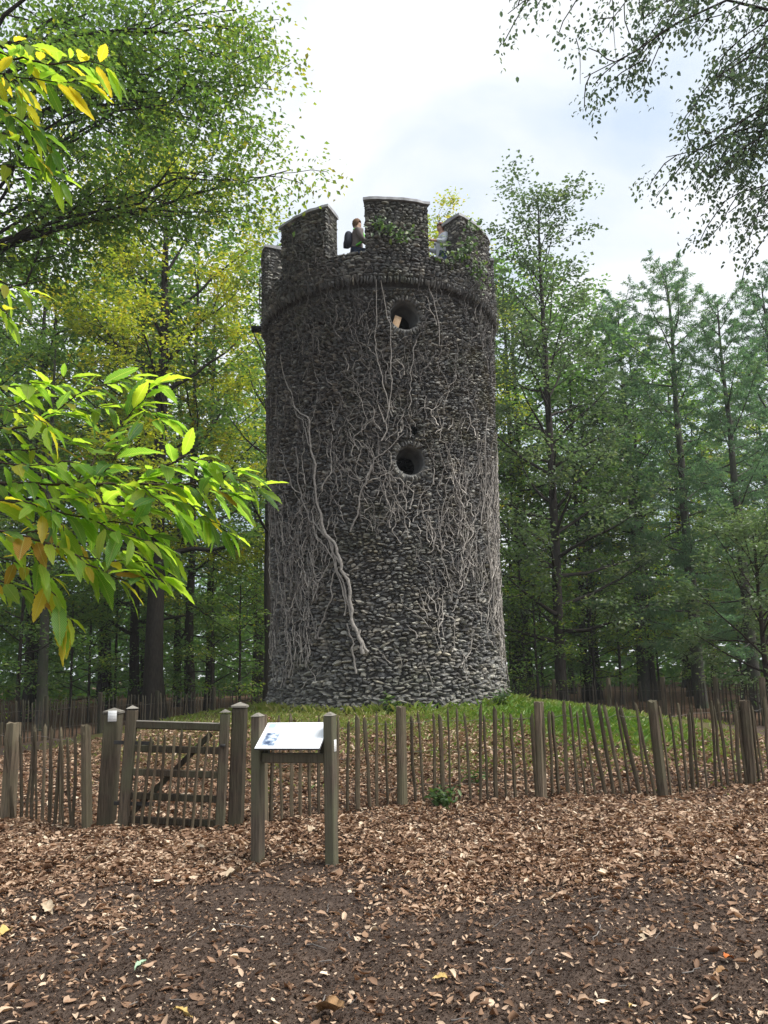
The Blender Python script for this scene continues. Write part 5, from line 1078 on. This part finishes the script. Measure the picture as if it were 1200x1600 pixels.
# ------------------------------------------------------------------ people on the roof
def skin(name, verts, edges, radii, mat, parent, root_i=0, sub=2):
    me = bpy.data.meshes.new(name); me.from_pydata([tuple(v) for v in verts], edges, []); o = obj(name, me, mat, parent)
    md = o.modifiers.new('skin', 'SKIN'); md.use_smooth_shade = True
    for i, r in enumerate(radii):
        sv_ = me.skin_vertices[0].data[i]; sv_.radius = (r, r) if not hasattr(r, '__len__') else r; sv_.use_root = i == root_i
    s = o.modifiers.new('sub', 'SUBSURF'); s.levels = sub; s.render_levels = sub; return o
def cloth(name, c): return simple(name, tuple(x*.7 for x in c), c, 40, .85, .3, .004)
M['skin'] = simple('skin', (.40, .24, .17), (.50, .31, .23), 15, .55, .1, .002)
def person(label, loc, rz, hair, top, legs, pack=None, vest=None, arm=(.28, -.1)):
    """stands facing local +X"""
    root = thing('person', label, 'person', loc, rz, 'people on the tower roof')
    V = [(0, 0, .93), (.01, 0, 1.12), (.0, 0, 1.32), (.0, 0, 1.45), (.02, 0, 1.53), (.035, 0, 1.62), (.03, 0, 1.70),
         (0, .17, 1.40), (.06, .22, 1.16), (arm[0], .20, 1.12+arm[1]), (0, -.17, 1.40), (.06, -.22, 1.16), (arm[0], -.20, 1.12+arm[1]),
         (0, .095, .86), (.02, .10, .50), (-.02, .10, .09), (.13, .11, .04), (0, -.095, .86), (-.01, -.10, .50), (-.04, -.10, .09), (.11, -.11, .04), (.125, 0, 1.60)]
    E = [(0, 1), (1, 2), (2, 3), (3, 4), (4, 5), (5, 6), (3, 7), (7, 8), (8, 9), (3, 10), (10, 11), (11, 12), (0, 13), (13, 14), (14, 15), (15, 16), (0, 17), (17, 18), (18, 19), (19, 20), (5, 21)]
    Rd = [(.15, .12), (.135, .11), (.16, .12), (.10, .09), .055, (.085, .10), (.07, .085), .065, .048, .032, .065, .048, .032, .09, .065, .045, .038, .09, .065, .045, .038, .018]
    for s, wi in ((1, 9), (-1, 12)):                       # five fingers on each hand
        w = np.array(V[wi]); palm = w+np.array([.07, 0, -.01]); pi_ = len(V); V.append(tuple(palm)); E.append((wi, pi_)); Rd.append((.022, .036))
        for f in range(4):
            b = palm+np.array([.03, (f-1.5)*.021, 0]); V += [tuple(b), tuple(b+[.030+.004*(f in (1, 2)), 0, -.012]), tuple(b+[.050+.006*(f in (1, 2)), 0, -.032])]; j = len(V)-3; E += [(pi_, j), (j, j+1), (j+1, j+2)]; Rd += [.010, .009, .008]
        b = w+np.array([.03, -s*.032, .0]); V += [tuple(b), tuple(b+[.035, -s*.018, -.012])]; j = len(V)-2; E += [(wi, j), (j, j+1)]; Rd += [.012, .009]
    skin('body', V, E, Rd, M['skin'], root)
    TV = [V[0], V[1], V[2], (0, 0, 1.43), (0, .17, 1.40), (.06, .22, 1.16), (arm[0]-.03, .20, 1.125+arm[1]), (0, -.17, 1.40), (.06, -.22, 1.16), (arm[0]-.03, -.20, 1.125+arm[1]), (0, 0, .84)]
    skin('jacket', TV, [(10, 0), (0, 1), (1, 2), (2, 3), (3, 4), (4, 5), (5, 6), (3, 7), (7, 8), (8, 9)], [(.18, .15), (.17, .14), (.19, .15), (.11, .10), .085, .068, .05, .085, .068, .05, (.185, .155)], top, root)
    LV = [(0, 0, .92), V[13], V[14], (-.02, .10, .12), V[17], V[18], (-.04, -.10, .12)]
    skin('trousers', LV, [(0, 1), (1, 2), (2, 3), (0, 4), (4, 5), (5, 6)], [(.17, .14), .11, .085, .068, .11, .085, .068], legs, root)
    nu, nv_h = 16, 9; V_ = []; F_ = []                      # hair: a shell over the back, sides and top of the head
    for i in range(nv_h):
        for j in range(nu):
            az_ = 2*math.pi*j/nu; low = -.75 if math.cos(az_) < .35 else .25
            el = math.pi/2-(math.pi/2-low)*i/(nv_h-1); rr_ = .106*(1+.05*math.sin(7*az_+3*i)); V_.append((.022-.012*(i == nv_h-1)+rr_*1.05*math.cos(el)*math.cos(az_), rr_*.92*math.cos(el)*math.sin(az_), 1.645+rr_*1.12*math.sin(el)))
    for i in range(nv_h-1):
        for j in range(nu): F_.append((i*nu+j, (i+1)*nu+j, (i+1)*nu+(j+1) % nu, i*nu+(j+1) % nu))
    obj('hair', mesh_np('hair', np.array(V_), np.array(F_)), hair, root)
    for s in (1, -1):
        mb = MB(); tubes([(np.array([(.108, s*.034, 1.640), (.122, s*.034, 1.640)]), np.array([.011, .004]))], 6, mb=mb, cap=True).build('eye', M['iron'], root).location = (0, 0, 0)
    return root
def fixlocal(root):                                       # builders above use local coordinates
    pass
M['hair_brown'] = cloth('brown_hair', (.16, .09, .05)); M['navy'] = cloth('slate_backpack', (.05, .055, .075)); M['coat'] = cloth('taupe_jacket', (.22, .19, .18)); M['jeans'] = cloth('blue_jeans', (.07, .10, .18)); M['neon'] = cloth('neon_green', (.22, .75, .10)); M['white'] = cloth('pale_shirt', (.62, .66, .72)); M['hair_dark'] = cloth('auburn_hair', (.20, .09, .06))
hp = at(556, 342, 16.05)
P1 = person('person with brown hair, dark backpack and neon green straps on the tower roof', (0, 0, 0), 0, M['hair_brown'], M['coat'], M['jeans'])
# backpack and vest, local coordinates while the root still sits at the origin
pk = skin('backpack', [(-.19, 0, .98), (-.20, 0, 1.12), (-.19, 0, 1.30), (-.17, 0, 1.42), (-.27, 0, 1.08), (-.265, 0, 1.20)], [(0, 1), (1, 2), (2, 3), (1, 4), (4, 5)], [(.12, .09), (.145, .10), (.14, .10), (.09, .08), (.09, .06), (.08, .055)], M['navy'], P1)
for s in (1, -1): tubes([(np.array([(-.10, s*.13, 1.40), (-.02, s*.145, 1.455), (.08, s*.145, 1.40), (.13, s*.15, 1.28), (.09, s*.185, 1.12), (-.06, s*.185, 1.00)]), np.array([.022, .034, .036, .034, .03, .02]))], 8).build('strap', M['neon'], P1)
P1.location = (hp[0], 16.05, ZDECK-.0); P1.rotation_euler = (0, 0, R_(18))
hp2 = at(682, 352, 16.2)
P2 = person('person in a pale shirt half hidden behind the right merlon on the tower roof', (0, 0, 0), 0, M['hair_dark'], M['white'], M['jeans'], arm=(.30, .05))
P2.location = (hp2[0]+.13, 16.3, ZDECK); P2.rotation_euler = (0, 0, R_(200))
print('done', time.time()-T0)
